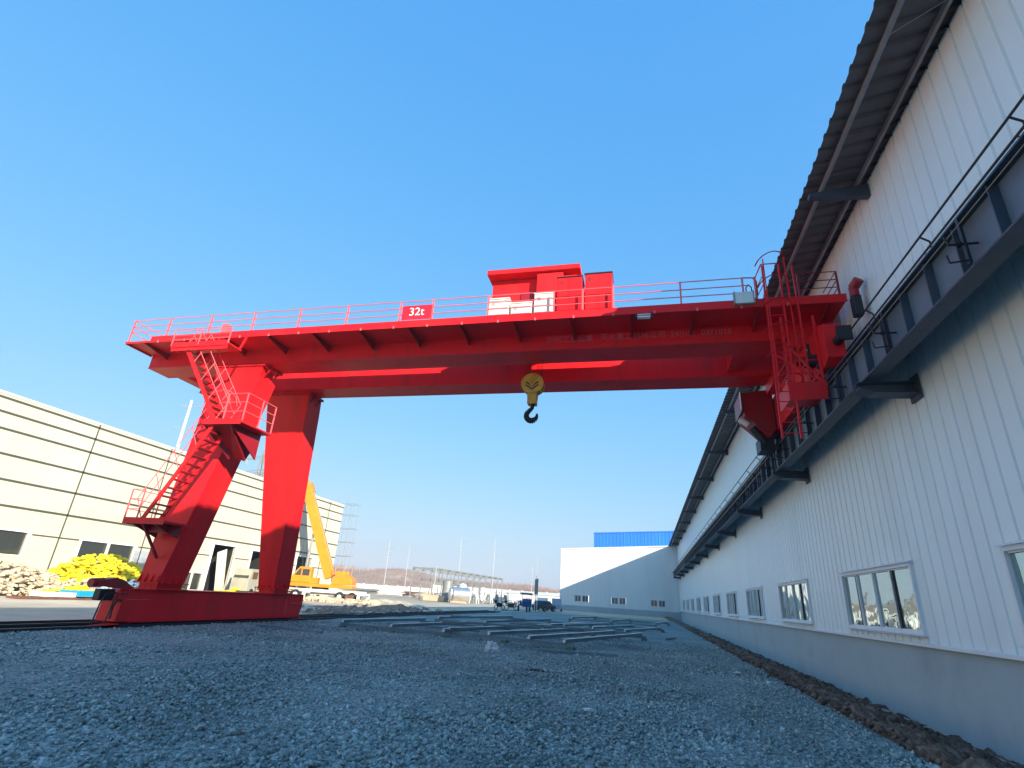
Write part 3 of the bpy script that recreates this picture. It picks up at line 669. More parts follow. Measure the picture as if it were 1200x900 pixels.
def cabinet(x0, x1, zt, label, name, mt, cat, group, y0=15.32, y1=15.98, lid=None):
    o = thing(name, label, cat, ((x0+x1)/2, (y0+y1)/2, 10.22), group)
    MB().box(x0, x1, y0, y1, 10.30, zt-.04).build('body', mt, o, bevel=.012)
    MB().box(x0-.02, x1+.02, y0-.03, y1+.02, zt-.038, zt).build('lid', lid or mt, o)
    MB().box(x0+.04, x1-.04, y0+.03, y1-.03, 10.217, 10.298).build('plinth', BLACK, o)
    MB().box(x0+.05, (x0+x1)/2-.008, y0-.012, y0-.002, 10.36, zt-.1).box((x0+x1)/2+.008, x1-.05, y0-.012, y0-.002, 10.36, zt-.1).build('door', mt, o)
    lv = MB()
    for i in range(4): lv.box(x0+.1, x0+.22, y0-.018, y0-.013, zt-.3+.04*i, zt-.285+.04*i)
    lv.build('louvres', BLACK, o)
    return o
wg, rg = 'off white control cabinets on the walkway', 'red cabinets on the walkway'
cabinet(-4.99, -4.27, 11.22, 'off white control cabinet at the left end of the row on the crane walkway', 'control_cabinet', OFFW, 'cabinet', wg)
cabinet(-4.19, -3.47, 11.0, 'lowest off white control cabinet, between two taller ones on the crane walkway', 'control_cabinet', OFFW, 'cabinet', wg)
cabinet(-3.38, -2.74, 11.32, 'off white control cabinet right beside the tall red cabinets on the walkway', 'control_cabinet', OFFW, 'cabinet', wg)
cabinet(-2.60, -1.76, 11.90, 'tall red cabinet on the walkway, next to the off white cabinets', 'resistor_cabinet', RED, 'cabinet', rg, lid=BLACK)
cabinet(-1.66, -.76, 11.96, 'tall red cabinet on the walkway, the rightmost one with open railing beyond it', 'resistor_cabinet', RED, 'cabinet', rg, lid=BLACK)
hk = thing('crane_hook', 'yellow sheave block with a black forged hook hanging below the red girders', 'crane hook', (-3.9, 18.3, 9.1))
def hook():
    cx, cy = -3.9, 18.25
    n = 28; disc = [(cx+.43*math.cos(2*math.pi*i/n), 9.13+.40*math.sin(2*math.pi*i/n)) for i in range(n)]
    d = MB().prism(disc, 'y', cy-.20, cy-.16).prism(disc, 'y', cy+.16, cy+.20)
    d.prism([(cx-.38, 9.3), (cx+.38, 9.3), (cx+.30, 8.85), (cx-.30, 8.85)], 'y', cy-.15, cy+.15)
    blk = d.build('sheave_block', HOOKY, hk)
    MB().tube((cx, cy-.24, 9.1), (cx, cy+.24, 9.1), .09, 14).tube((cx-.25, cy-.21, 9.36), (cx-.25, cy+.21, 9.36), .03, 8).tube((cx+.25, cy-.21, 9.36), (cx+.25, cy+.21, 9.36), .03, 8).build('axle', HOOKY, blk)
    v = MB()
    for z in (0, .12):
        v.bar((cx-.24, cy-.206, 9.18-z), (cx, cy-.206, 9.0-z), .012, .05).bar((cx, cy-.206, 9.0-z), (cx+.24, cy-.206, 9.18-z), .012, .05)
    v.build('chevron_mark', BLACK, blk)
    MB().prism([(cx-.19, 8.86), (cx+.19, 8.86), (cx+.15, 8.32), (cx-.15, 8.32)], 'y', cy-.17, cy-.13).prism([(cx-.19, 8.86), (cx+.19, 8.86), (cx+.15, 8.32), (cx-.15, 8.32)], 'y', cy+.13, cy+.17).box(cx-.17, cx+.17, cy-.13, cy+.13, 8.34, 8.48).build('side_plate', HOOKY, hk)
    # hook: swept ring with taper
    b = MB(); pts = [(cx+.02, 8.36, .075), (cx+.02, 8.24, .07), (cx-.02, 8.15, .075), (cx-.12, 8.08, .085)]
    for i in range(0, 15):
        t = rad(125 + i*255/14); pts.append((cx+.0+.20*math.cos(t), 7.90+.20*math.sin(t), .088+.022*math.sin(math.pi*i/14)-.055*max(0, (i-9)/5)))
    for a, c in zip(pts, pts[1:]): b.tube((a[0], cy, a[1]), (c[0], cy, c[1]), a[2], 10, c[2])
    b.build('hook', BLACK, hk, smooth=True)
    r = MB()
    for x in (-.40, -.32, -.24, -.16, .16, .24, .32, .40):
        r.tube((cx+x*.75, cy, 9.2), (cx+x*1.1, cy, 11.6), .011, 5)
    r.build('rope', BLACK, hk)
hook()

# ------------------------------------------------------------------ ground rails
for x, lab in ((-16.22, 'long steel crane rail on the ground under the red crane leg'),):
    t = thing('crane_rail', lab, 'rail', (x, 14, 0))
    MB().box(x-.035, x+.035, -20, 62, .09, .145).box(x-.012, x+.012, -20, 62, .04, .09).build('rail_head', BLACK, t)
    MB().box(x-.09, x+.09, -20, 62, .022, .04).build('rail_foot', BLACK, t)
tag(MB().box(-15.80, -15.70, -20, 62, -.02, .085).build('cable_trough', BLACK), 'black cable trough edge between the gravel and the rail strip', 'cable trough')

# ------------------------------------------------------------------ left hall (cream)
lh = thing('cream_hall', 'cream panel hall with dark joint lines on the left side of the yard', 'hall', (-40, 30, 0))
XW = -40.0; HL = 11.85; EY = 66.6
wins2 = [(13.6, 19.4, 2.2, 3.62), (22.4, 28.2, 2.2, 3.62), (32.0, 36.4, 2.25, 3.55)]
doors = [(44.9, 47.8, 0, 4.6), (50.4, 53.2, 0, 4.5), (58.4, 61.4, 0, 4.6)]
lowins = [(42.0, 44.3, .5, 1.9), (48.4, 50.0, .5, 1.9)]
ops = wins2+doors+lowins
ops_s = sorted(ops)
ycuts = sorted(set([-25.0, EY] + [o[0] for o in ops] + [o[1] for o in ops]))
wl = MB()
for a, c in zip(ycuts, ycuts[1:]):
    z = 0.0
    for o_ in [o for o in ops if o[0] <= a and o[1] >= c]:
        if o_[2] > z: wl.box(XW-.2, XW, a, c, z, o_[2])
        z = o_[3]
    wl.box(XW-.2, XW, a, c, z, HL)
wl.box(XW-30, XW-.21, EY-.2, EY, 0, HL)
wl.build('wall', CREAM, lh)
MB().box(XW-30, XW+.06, -25, EY+.06, HL, HL+.14).build('roof', TRIM, lh)
j = MB()
for z in (11.62, 10.74, 9.72, 8.2, 6.66, 5.1):
    j.box(XW+.002, XW+.05, -25, EY, z-.065, z+.065)
for a, c in ((-25, 13.3), (19.6, 22.2), (28.5, 31.8), (36.8, 44.6), (48.1, 50.2), (53.4, 58.2), (61.6, EY)): j.box(XW+.002, XW+.03, a, c, 3.50, 3.59)
j.build('panel_joint', JOINT, lh)
for y in (-6, 4.5, 13.2-1.2, 21.0, 30.3, 37.1, 46.2 if False else 41.4, 54.6, 63.2):
    zt = HL
    MB().box(XW+.031, XW+.05, y-.045, y+.045, 0.0, zt).build('vertical_joint', JOINT, lh)
def lwin(y0, y1, z0, z1, n):
    f = MB(); t = .12
    f.box(XW-.05, XW+.06, y0, y1, z1, z1+t).box(XW-.05, XW+.06, y0-t, y1+t, z0-t, z0).box(XW-.05, XW+.06, y0-t, y0, z0, z1+t).box(XW-.05, XW+.06, y1, y1+t, z0, z1+t)
    for i in range(1, n): yy = y0+(y1-y0)*i/n; f.box(XW-.05, XW+.05, yy-.09, yy+.09, z0, z1)
    o = f.build('window', WHT, lh, loc=(XW, (y0+y1)/2, z0))
    MB().box(XW-.15, XW-.10, y0, y1, z0, z1).build('pane', DGLASS, o)
for o_ in wins2: lwin(*o_, 2)
for o_ in lowins: lwin(*o_, 2)
MB().box(XW+.03, XW+.05, 36.6, 38.6, 2.3, 3.3).build('wall_patch', mat('grey_patch', (.38, .42, .45), .7), lh)
for k, (y0, y1, z0, z1) in enumerate(doors):
    f = MB().box(XW-.05, XW+.07, y0-.18, y0, 0, z1+.18).box(XW-.05, XW+.07, y1, y1+.18, 0, z1+.18).box(XW-.05, XW+.07, y0, y1, z1, z1+.18).build('door', WHT, lh, loc=(XW, (y0+y1)/2, 0))
    MB().box(XW-4, XW-3.9, y0-1, y1+2, 0, z1+1).box(XW-3.9, XW-.2, y1, y1+.1, 0, z1).box(XW-3.9, XW-.2, y0-.1, y0, 0, z1).build('dark_interior', DARKG if k < 2 else GREY, f)
    if k == 0: MB().hexa([(XW+.9,45.5,0),(XW+1.0,46.5,0),(XW+.94,46.5,0),(XW+.84,45.5,0)], [(XW+.1,45.5,3.9),(XW+.2,46.5,4.3),(XW+.14,46.5,4.3),(XW+.04,45.5,3.9)]).build('door_leaf', CREAM, f)
# scaffolding beyond the far corner
sf = thing('scaffold', 'thin steel scaffold poles standing at the far corner of the cream hall', 'scaffold', (-40, 67.5, 0))
b = MB()
for y in (67.4, 68.6):
    for x in (-40.0, -41.5, -38.9): b.tube((x, y, 0), (x, y, 13.2 if y < 68 else 12.4), .024, 5)
for z in (1.8, 3.6, 5.4, 7.2, 9, 10.8, 12.3):
    for x in (-40.0, -41.5, -38.9): b.tube((x, 67.0, z), (x, 69.0, z), .022, 5)
    for y in (67.4, 68.6): b.tube((-42, y, z), (-38.4, y, z), .022, 5)
b.build('poles', PURL, sf)

# ------------------------------------------------------------------ heaps in front of the cream hall
def heap(name, m, label, cx, cy, rx, ry, h, n, size, z0=0):
    b = MB()
    for _ in range(n):
        a = random.uniform(0, 2*math.pi); r = random.random()**.5
        x = cx+rx*r*math.cos(a); y = cy+ry*r*math.sin(a); z = z0+h*(1-r*r)*random.uniform(.55, 1)
        s = size*random.uniform(.6, 1.3)
        b.blob((x, y, max(s*.3, z-s*.3)), s, (random.uniform(.8, 1.4), random.uniform(.8, 1.4), random.uniform(.35, .8)), .6, 6, 4)
    o = b.build(name, m); o['kind'] = 'stuff'; o['label'] = label; o['category'] = 'heap'; return o
heap('sack_heap', SACKC, 'wide heap of cream sacks and rubble at the foot of the cream hall', -36.3, 22, 2.4, 9.5, 2.0, 2200, .17)
heap('sack_heap', SACKC, 'cream rubble spilling below the yellow heap', -35.0, 30.5, 1.8, 5.0, 1.2, 900, .15)
heap('yellow_sack_heap', SACKY, 'bright yellow sack heap piled under the cream hall windows', -36.4, 31.3, 2.1, 4.9, 2.75, 1300, .17)
heap('yellow_sack_heap', SACKY, 'small yellow heap on the ground left of the blue sheets', -34.0, 28.0, .9, 2.4, .7, 90, .18)
heap('yellow_sack_heap', SACKY, 'yellow heap beside the green one, right of the windows', -36.4, 35.3, 1.2, 1.9, 2.0, 60, .3)
heap('yellow_sack_heap', SACKY, 'low yellow heap in front of the tall open door', -37.2, 46.5, 1.0, 5.0, .9, 90, .3)
heap('blue_sack_heap', SACKB, 'pale blue sheeting bundled on the cream heap at far left', -36.8, 23.0, .9, 4.2, 2.3, 120, .24)
heap('blue_sack_heap', SACKB, 'pale blue sacks lying below the bright yellow heap', -34.0, 31.6, .8, 3.2, 1.2, 120, .2)
heap('green_sack_heap', SACKG, 'dull green heap behind the near crane leg', -35.2, 35.6, 1.3, 2.2, 1.3, 60, .32)
ps = thing('panel_stack', 'flat stack of blue and white wall panels lying on the road by the heaps', 'panel stack', (-31, 26, 0))
MB().box(-31.8, -30.4, 25.2, 28.6, .18, .46).build('blue_panels', CYAN, ps); MB().box(-31.7, -30.5, 23.6, 25.15, .14, .36).build('white_panels', WHT, ps)
MB().box(-31.6, -30.6, 22.4, 28.4, .02, .12).build('timber', BROWN, ps)

# ------------------------------------------------------------------ truck crane
def truckcrane():
    th = rad(16)
    t = thing('truck_crane', 'yellow truck crane with raised telescopic boom parked before the cream hall', 'truck crane', (-34.4, 56, 0))
    def add(mb, name, m, par=None, **k):
        o = mb.build(name, m, None, **k); o.parent = par or t; return o
    ch = add(MB().box(-5.0, 4.6, -1.1, 1.1, .85, 1.15).box(-4.8, 4.4, -.5, .5, .6, .85), 'chassis', OFFW)
    for x in (-3.9, -2.5, 2.2, 3.5):
        for y in (-1.05, 1.05):
            wh = add(MB().tube((x, y-.16, .52), (x, y+.16, .52), .52, 18), 'wheel', RUB)
            add(MB().tube((x, y-.18, .52), (x, y+.18, .52), .24, 12), 'rim', OFFW, wh)
    og = add(MB().box(-1.3, -1.0, -2.6, 2.6, .75, 1.0).box(-1.3, -1.0, -2.75, -2.45, .1, .8).box(-1.3, -1.0, 2.45, 2.75, .1, .8).box(4.4, 4.7, -2.6, 2.6, .75, 1.0).box(4.4, 4.7, -2.75, -2.45, .1, .8).box(4.4, 4.7, 2.45, 2.75, .1, .8), 'outriggers', OFFW)
    add(MB().box(-1.5, -.8, -2.9, -2.3, .0, .1).box(4.2, 4.9, -2.9, -2.3, 0, .1), 'outrigger_pads', BROWN)
    add(MB().box(3.0, 3.9, -1.9, -1.2, .25, .75), 'tool_box', BROWN)
    cab = add(MB().prism([(-5.2, .8), (-3.3, .8), (-3.3, 2.0), (-4.9, 1.9), (-5.3, 1.5)], 'y', -1.15, 1.15), 'driver_cab', YEL, bevel=.04)
    add(MB().prism([(-5.06, 1.55), (-4.4, 1.6), (-4.4, 1.85), (-4.86, 1.82)], 'y', -1.17, 1.17), 'cab_window', DGLASS, cab)
    body = add(MB().box(-3.3, 3.4, -1.2, 1.2, 1.35, 1.7).box(-3.0, -.4, -1.2, -.3, 1.7, 2.3).prism([(1.0, 1.7), (3.3, 1.75), (3.3, 2.3), (2.8, 2.75), (1.2, 2.6)], 'y', -1.1, 1.1).box(1.4, 2.8, -1.1, -.6, 2.6, 3.1), 'superstructure', YEL, bevel=.03)
    add(MB().tube((-.3, 0, 1.15), (-.3, 0, 1.36), .9, 20), 'slewing_ring', BLACK)
    oc = add(MB().prism([(-3.4, 1.75), (-1.2, 1.75), (-1.2, 3.3), (-2.5, 3.35), (-3.1, 2.6)], 'y', -1.25, -.4), 'operator_cab', YEL, bevel=.03)
    add(MB().prism([(-2.95, 2.45), (-2.3, 2.45), (-2.3, 3.15), (-2.48, 3.15)], 'y', -1.27, -.38).box(-2.15, -1.4, -1.27, -.38, 2.45, 3.1), 'cab_window', DGLASS, oc)
    # boom
    p0 = Vector((.5, .3, 2.4)); p1 = Vector((-4.2, .3, 12.6)); d = (p1-p0).normalized()
    bm = add(MB().bar(p0, p0+d*10.2, .72, 1.1), 'boom', YEL, bevel=.03)
    add(MB().bar(p0+d*10.6, p0+d*13.2, .4, .55).bar(p0+d*9.9, p0+d*11.1, .85, 1.35).bar(p0+d*13.0, p0+d*13.5, .5, .7), 'boom_tip', YEL, bm)
    b = MB()
    for i in range(9): q = p0+d*(2+i*1.0); b.bar(q+Vector((.45, -.1, .2)), q+Vector((.62, -.1, .28)), .1)
    b.tube(p0+d*1+Vector((.55, 0, .25)), p0+d*10+Vector((.55, 0, .25)), .05, 6)
    add(b, 'hose_guides', GREY, bm)
    add(MB().tube((-2.4, .3, 2.0), p0+d*6.5, .11, 10).tube((-2.4, .3, 2.0), Vector((-2.4, .3, 2.0)).lerp(p0+d*6.5, .5), .17, 10), 'lift_cylinder', GREY, bm)
    b = MB()
    for y in (-.6, .9): b.tube((-2.4+.0, y, 2.9), (-4.1, y*.3, 12.4), .02, 5)
    add(b, 'rope', BLACK, bm)
    # handrails
    b = MB(); 
    for x in (1.3, 2.2, 3.1): b.tube((x, -1.1, 2.7), (x, -1.1, 3.5), .03, 5)
    b.tube((1.3, -1.1, 3.5), (3.1, -1.1, 3.5), .03, 5); add(b, 'handrail', YEL, body)
    t.rotation_euler = (0, 0, th)
    return t
truckcrane()
def lorry():
    t = thing('lorry', 'dusty pale lorry parked by the doors, seen between the crane legs', 'lorry', (-37.2, 46.9, 0)); 
    def add(mb, name, m, par=None, **k):
        o = mb.build(name, m, None, **k); o.parent = par or t; return o
    c = add(MB().prism([(-1.2, .7), (1.0, .7), (1.0, 2.9), (-.7, 2.9), (-1.15, 1.9)], 'y', -1.1, 1.1), 'cab', mat('dusty_cab', (.36, .35, .28), .6), bevel=.04)
    add(MB().prism([(-1.14, 1.95), (-.8, 1.95), (-.5, 2.7), (-.72, 2.8)], 'y', -.95, .95).box(-.5, .5, -1.12, 1.12, 1.9, 2.6), 'windscreen', DGLASS, c)
    add(MB().box(1.2, 6.5, -1.15, 1.15, 1.1, 1.9).box(1.0, 6.5, -.5, .5, .7, 1.1), 'load_bed', TAN)
    for x in (-.2, 2.6, 5.4):
        for y in (-1, 1): add(MB().tube((x, y-.14, .48), (x, y+.14, .48), .48, 16), 'wheel', RUB)
    t.rotation_euler = (0, 0, rad(96)); t.scale = (.8, .8, .9)
lorry()

# ------------------------------------------------------------------ welded steel frames on the gravel
def steel_frame(label, org, ang, lx, bars, ly, z=.34, m=GALV, cross=True):
    t = thing('steel_grid', label, 'steel frame', org, 'welded steel frames laid out on the gravel')
    def add(mb, name, m):
        o = mb.build(name, m, None); o.parent = t; return o
    for y in (0, ly):
        add(MB().box(0, lx, y-.04, y+.04, z-.24, z-.12), 'side_rail', m)
    for x in bars:
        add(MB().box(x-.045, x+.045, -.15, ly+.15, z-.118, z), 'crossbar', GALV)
        add(MB().box(x-.06, x+.06, -.15, ly+.15, z+.001, z+.012), 'crossbar_lit_top', TOPL)  # pale strip painting the lit line on top of each crossbar
    if cross:
        b = MB()
        for a, c in zip(bars, bars[1:]): b.bar((a, ly*.5, z-.18), (c, ly*.5, z-.18), .05)
        add(b, 'tie', GALV)
    b = MB()
    for x in (.1, lx/2, lx-.1):
        for y in (0, ly): b.box(x-.12, x+.12, y-.12, y+.12, 0, z-.242)
    add(b, 'blocks', GRN)
    b = MB()
    for x in bars: b.tube((x, -.2, z-.06), (x, -.152, z-.06), .05, 8)
    add(b, 'end_caps', WHT)
    t.rotation_euler = (0, 0, rad(ang)); return t
steel_frame('big ladder shaped steel frame nearest the camera with four long crossbars', (-7.9, 22.2, 0), -15, 5.6, (.35, 2.2, 3.9, 5.3), 9.6)
steel_frame('long low steel frame at the left end of the laid out frames', (-12.6, 22.4, 0), -8, 5.2, (.2, 2.6, 5.0), 6.6, z=.3)
steel_frame('steel frame lying behind the big ladder shaped one', (-11.8, 31.5, 0), -10, 6.5, (.3, 3.3, 6.2), 10.5)
steel_frame('steel frame with short bars at the right of the laid out frames', (-4.9, 34.5, 0), -14, 4.2, (.2, 2.0, 3.9), 8.5, z=.32)
steel_frame('farthest steel frame on the gravel in front of the end wall', (-6.5, 50, 0), -8, 7.5, (.3, 3.7, 7.2), 9.5, z=.36)
for i, (x, y, a, L_, lab) in enumerate([(-2.2, 19.2, 15, 2.6, 'loose square steel tube lying right of the nearest frame'), (-12.5, 18.6, -8, 3.0, 'loose steel tube on the gravel before the left frame'), (-1.0, 40, 60, 4, 'loose steel tube far back near the hall'), (1.3, 33, 75, 2.2, 'short steel tube lying closest to the hall wall'), (-6.8, 25.5, 20, 4.5, 'steel tube thrown across the nearest ladder frame, left one'), (-4.6, 28.2, 5, 4.0, 'steel tube lying across the nearest ladder frame, right one'), (-9.0, 33, 38, 4.8, 'steel tube lying askew over the frame behind')]):
    o = MB().box(-L_/2, L_/2, -.04, .04, .03, .11).build('steel_tube', GALV); o.location = (x, y, .34 if 'across' in lab or 'askew' in lab else 0); o.rotation_euler = (0, 0, rad(a)); tag(o, lab, 'steel tube', 'loose steel tubes on the gravel')
# crumpled bag
b = MB()
for dx, dy, dz, s in ((0, 0, .10, .13), (.12, .05, .08, .10), (-.1, .04, .2, .09), (.05, -.02, .24, .07), (-.14, -.03, .07, .08)):
    b.blob((-4.6+dx, 17.5+dy, dz), s, (1.2, .9, .9), .9, 10, 8)
tag(b.build('plastic_bag', BAG), 'crumpled pale plastic bag lying alone on the gravel', 'bag')
tag(MB().blob((-2.6, 14.2, .02), .25, (1.2, .5, .12), .5, 10, 6).build('cloth_scrap', DIRT), 'flat dark scrap of sacking on the gravel', 'scrap')
# dirt mounds at the edge of the road
SOIL = ground_mat('brown_soil', [(0.20, .13, .09), (.32, .21, .15), (.42, .29, .21)], 5, 9, 1.0, 0.06, 0.9)
def mound(cx, cy, rx, ry, h, label, m=SOIL, name='dirt_mound'):
    n = 26; vs = []
    for j_ in range(n+1):
        for i in range(n+1):
            u = -1+2*i/n; v = -1+2*j_/n; r = min(1, math.hypot(u, v))
            z = h*(1-r*r)**1.2*(1+.6*noise.noise(Vector((u*3+cx, v*3, cy)))) + (.05*noise.noise(Vector((u*9, v*9, 1))) if r < 1 else 0) - .05
            vs.append((cx+rx*u, cy+ry*v, z))
    o = MB().poly(vs, [(j_*(n+1)+i, j_*(n+1)+i+1, (j_+1)*(n+1)+i+1, (j_+1)*(n+1)+i) for j_ in range(n) for i in range(n)]).build(name, m, smooth=True)
    return tag(o, label, 'mound', kind='stuff')
mound(-22.0, 41, 4.6, 3.0, .22, 'rough dark soil mound between crane leg and steel frames')
mound(-21.5, 47, 2.6, 2.4, .4, 'brown soil mound behind the frames')
mound(-19, 33, 2.6, 3.2, .22, 'low soil mound beside the crane leg foot')
mound(-27, 58, 5, 3, .5, 'rubble mound at the truck crane wheels', SACKC, 'rubble_mound')
b = MB()
for _ in range(160):
    x = random.uniform(-24, -16.8); y = random.uniform(28, 52); s = random.uniform(.04, .16); b.blob((x, y, s*.4+.1), s, (1.2, 1, .7), .5, 6, 4)
tag(b.build('rubble', mat('broken_brick', (.30, .25, .22), .9, var=.3, scale=5)), 'broken concrete pieces scattered beyond the crane carriage', 'rubble', kind='stuff')
b = MB()
for _ in range(130):
    x = random.uniform(-36, -27); y = random.uniform(52, 62); s = random.uniform(.15, .45); b.blob((x, y, s*.4), s, (1.3, 1, .7), .5, 6, 4)
tag(b.build('rubble', SACKC), 'pale rubble scattered around the truck crane', 'rubble', kind='stuff')

# ------------------------------------------------------------------ far yard: tank farm, frames, fence, poles
rk = thing('pipe_rack', 'long grey steel rack frame standing far off across the sunlit ground', 'pipe rack', (-40, 130, 0))
RP0, RP1 = Vector((-42.6, 110, 0)), Vector((-38.4, 152, 0)); side = Vector((-5.0, .6, 0)); N = 11
for i in range(N):
    p = RP0.lerp(RP1, i/(N-1)); b = MB()
    for q in (p, p+side): b.bar(q, q+Vector((0, 0, 6.2)), .22)
    b.bar(p+Vector((0, 0, 6.2)), p+side+Vector((0, 0, 6.2)), .22, .3); b.bar(p+Vector((0, 0, 4.0)), p+side+Vector((0, 0, 4.0)), .12)
    b.build('portal', GREY, rk)
b = MB()
for o_ in (Vector((0, 0, 0)), side):
    for z in (6.35, 5.9): b.bar(RP0+o_+Vector((0, 0, z)), RP1+o_+Vector((0, 0, z)), .14, .16)
    for i in range((N-1)*2):
        a = RP0.lerp(RP1, i/(2*N-2)); c = RP0.lerp(RP1, (i+1)/(2*N-2)); b.bar(a+o_+Vector((0, 0, 6.35 if i % 2 else 5.9)), c+o_+Vector((0, 0, 5.9 if i % 2 else 6.35)), .07)
b.build('top_beams', GREY, rk)
def tank(x, y, r, z0, z1, label, m=OFFW):
    t = thing('storage_tank', label, 'tank', (x, y, 0), 'tanks by the steel rack')
    n = 24; b = MB()
    b.tube((x, y, z0), (x, y, z1), r, n).tube((x, y, z1), (x, y, z1+r*.35), r, n, r*.15); b.build('shell', m, t)
    b = MB()
    for k in range(4): a = math.pi/4+k*math.pi/2; b.bar((x+r*.8*math.cos(a), y+r*.8*math.sin(a), 0), (x+r*.8*math.cos(a), y+r*.8*math.sin(a), z0+.1), .14)
    for z in (z0+.3, (z0+z1)/2, z1-.2): b.tube((x, y, z-.05), (x, y, z+.05), r+.03, n)
    b.build('bands', GREY, t); return t
tank(-38.6, 108, 1.0, .6, 3.9, 'upright grey tank at the near end of the steel rack', GREY)
tank(-40.0, 122, .9, .8, 3.6, 'upright white tank inside the steel rack, behind the silver one', WHT)
tank(-37.5, 130, .8, .8, 3.2, 'small upright pale tank in the middle of the rack', OFFW)
st = thing('silver_tank', 'round shiny silver tank end lying on saddles before the steel rack', 'tank', (-35.3, 104, 0))
b = MB(); b.tube((-36.2, 104, 1.5), (-33.6, 106.2, 1.5), 1.35, 24); o = b.build('shell', SILV, st, smooth=False)
MB().blob((-36.25, 103.95, 1.5), 1.33, (.45, .45, 1), 0, 20, 14).build('dished_end', SILV, st, smooth=True)
MB().box(-36.2, -33.6, 103.6, 106.2, 0, .35).build('saddle', TAN, st)
for i, (x, y, h, lab) in enumerate([(-34, 112, 2.2, 'white pump skid frame nearest the silver tank'), (-33.2, 120, 2.5, 'white pump skid frame behind the first skid'), (-33.6, 129, 2.6, 'white pump skid frame halfway along the rack'), (-34, 139, 2.6, 'white pump skid frame at the far end of the rack')]):
    t = thing('pump_skid', lab, 'pump skid', (x, y, 0), 'pump skids along the rack'); b = MB()
    for dx in (-.8, .8):
        for dy in (-.8, .8): b.bar((x+dx, y+dy, 0), (x+dx*.6, y+dy*.6, h), .13)
    b.bar((x-.6, y, h), (x+.6, y, h), .15).bar((x, y-.6, h), (x, y+.6, h), .15); b.build('frame', WHT, t)
    MB().tube((x, y, .2), (x, y, h*.6), .4, 12).tube((x-.3, y-.4, h*.7), (x+.3, y-.4, h*.7), .3, 10).build('vessel', GREY, t)
b = MB()
for _ in range(140):
    x = random.uniform(-37, -24); y = random.uniform(108, 150); a = random.uniform(0, 3.14); L_ = random.uniform(.4, 1.6); z = random.uniform(.2, 1.1)
    b.bar((x, y, z*.3), (x+L_*math.cos(a), y+L_*math.sin(a), z), .12)
tag(b.build('scrap_pile', GREY), 'tangle of grey pipes and scrap lying along the rack foot', 'scrap pile', kind='stuff')
t = thing('sand_block', 'pale concrete plinth at the near foot of the rack', 'plinth', (-41, 108, 0)); MB().box(-43, -38.6, 106.5, 109, 0, 1.1).build('plinth', TAN, t, bevel=.08)
# boundary wall with piers
def bwall(P0, P1, h, label, n):
    t = thing('boundary_wall', label, 'boundary wall', P0, 'white walls around the far yard'); a, c = Vector(P0), Vector(P1)
    MB().bar(a+Vector((0, 0, h/2)), c+Vector((0, 0, h/2)), .25, h).build('panels', FENCE, t)
    b = MB()
    for i in range(n+1): p = a.lerp(c, i/n); b.box(p.x-.25, p.x+.25, p.y-.25, p.y+.25, 0, h+.25)
    b.build('piers', FENCE, t)
bwall((-150, 168, 0), (-72, 186, 0), 2.8, 'long low white boundary wall in front of the brown hill', 20)
bwall((-72, 186, 0), (-14, 215, 0), 4.0, 'white boundary wall running behind the rack to the end wall', 14)
t = thing('site_shed', 'long low white site shed behind the vehicles', 'shed', (-36, 190, 0))
MB().box(-46, -26, 188, 194, 0, 2.9).build('wall', FENCE, t); MB().prism([(187.7, 2.9), (194.3, 2.9), (191, 3.9)], 'x', -46.3, -25.7).build('roof', FENCE, t)
for i, (x, y, w_, h, lab) in enumerate([(-66, 158, 9, 1.3, 'rusty orange stack of long steel left of the rack'), (-80, 150, 12, 1.6, 'grey steel sections stacked left of the truck crane view')]):
    t = thing('steel_stack', lab, 'steel stack', (x, y, 0)); b = MB()
    for k in range(10): b.bar((x-w_/2+random.uniform(-1, 1), y+random.uniform(-1, 1), .3+k*.12), (x+w_/2+random.uniform(-1, 1), y+random.uniform(-1, 1), .3+k*.12), .3, .16)
    b.build('bars', GREY if i else BROWN, t)
    b = MB()
    for k in range(4): b.box(x-w_/2+k*w_/3-.2, x-w_/2+k*w_/3+.2, y-1.5, y+1.5, 0, .25)
    b.build('timbers', TAN, t)
tag(MB().blob((-58, 150, .4), 3.2, (1.6, 1, .35), .4, 20, 10).build('sand_heap', TAN, smooth=True), 'orange sand heap on the far sunlit ground', 'heap', kind='stuff')

# hills and bare woodland
def hill(name, x0, x1, y0, y1, hf, m):
    nx, ny = 60, 14; vs = []
    for j_ in range(ny+1):
        for i in range(nx+1):
            x = x0+(x1-x0)*i/nx; y = y0+(y1-y0)*j_/ny; v = math.sin(math.pi*j_/ny)
            vs.append((x, y, -.5 + hf(x)*v*(1+.2*noise.noise(Vector((x*.02, y*.02, 3))))))
    return MB().poly(vs, [(j_*(nx+1)+i, j_*(nx+1)+i+1, (j_+1)*(nx+1)+i+1, (j_+1)*(nx+1)+i) for j_ in range(ny) for i in range(nx)]).build(name, m, kind='structure', smooth=True)
def hf(x):
    e = max(0., min(1., (x+620)/150))*max(0., min(1., (x-(-10))/-70))
    return e*(10.5 + 6.5*math.exp(-((x+182)/26)**2) + 1.5*math.exp(-((x+250)/60)**2))
hill('hill', -620, 60, 300, 520, hf, HILL)
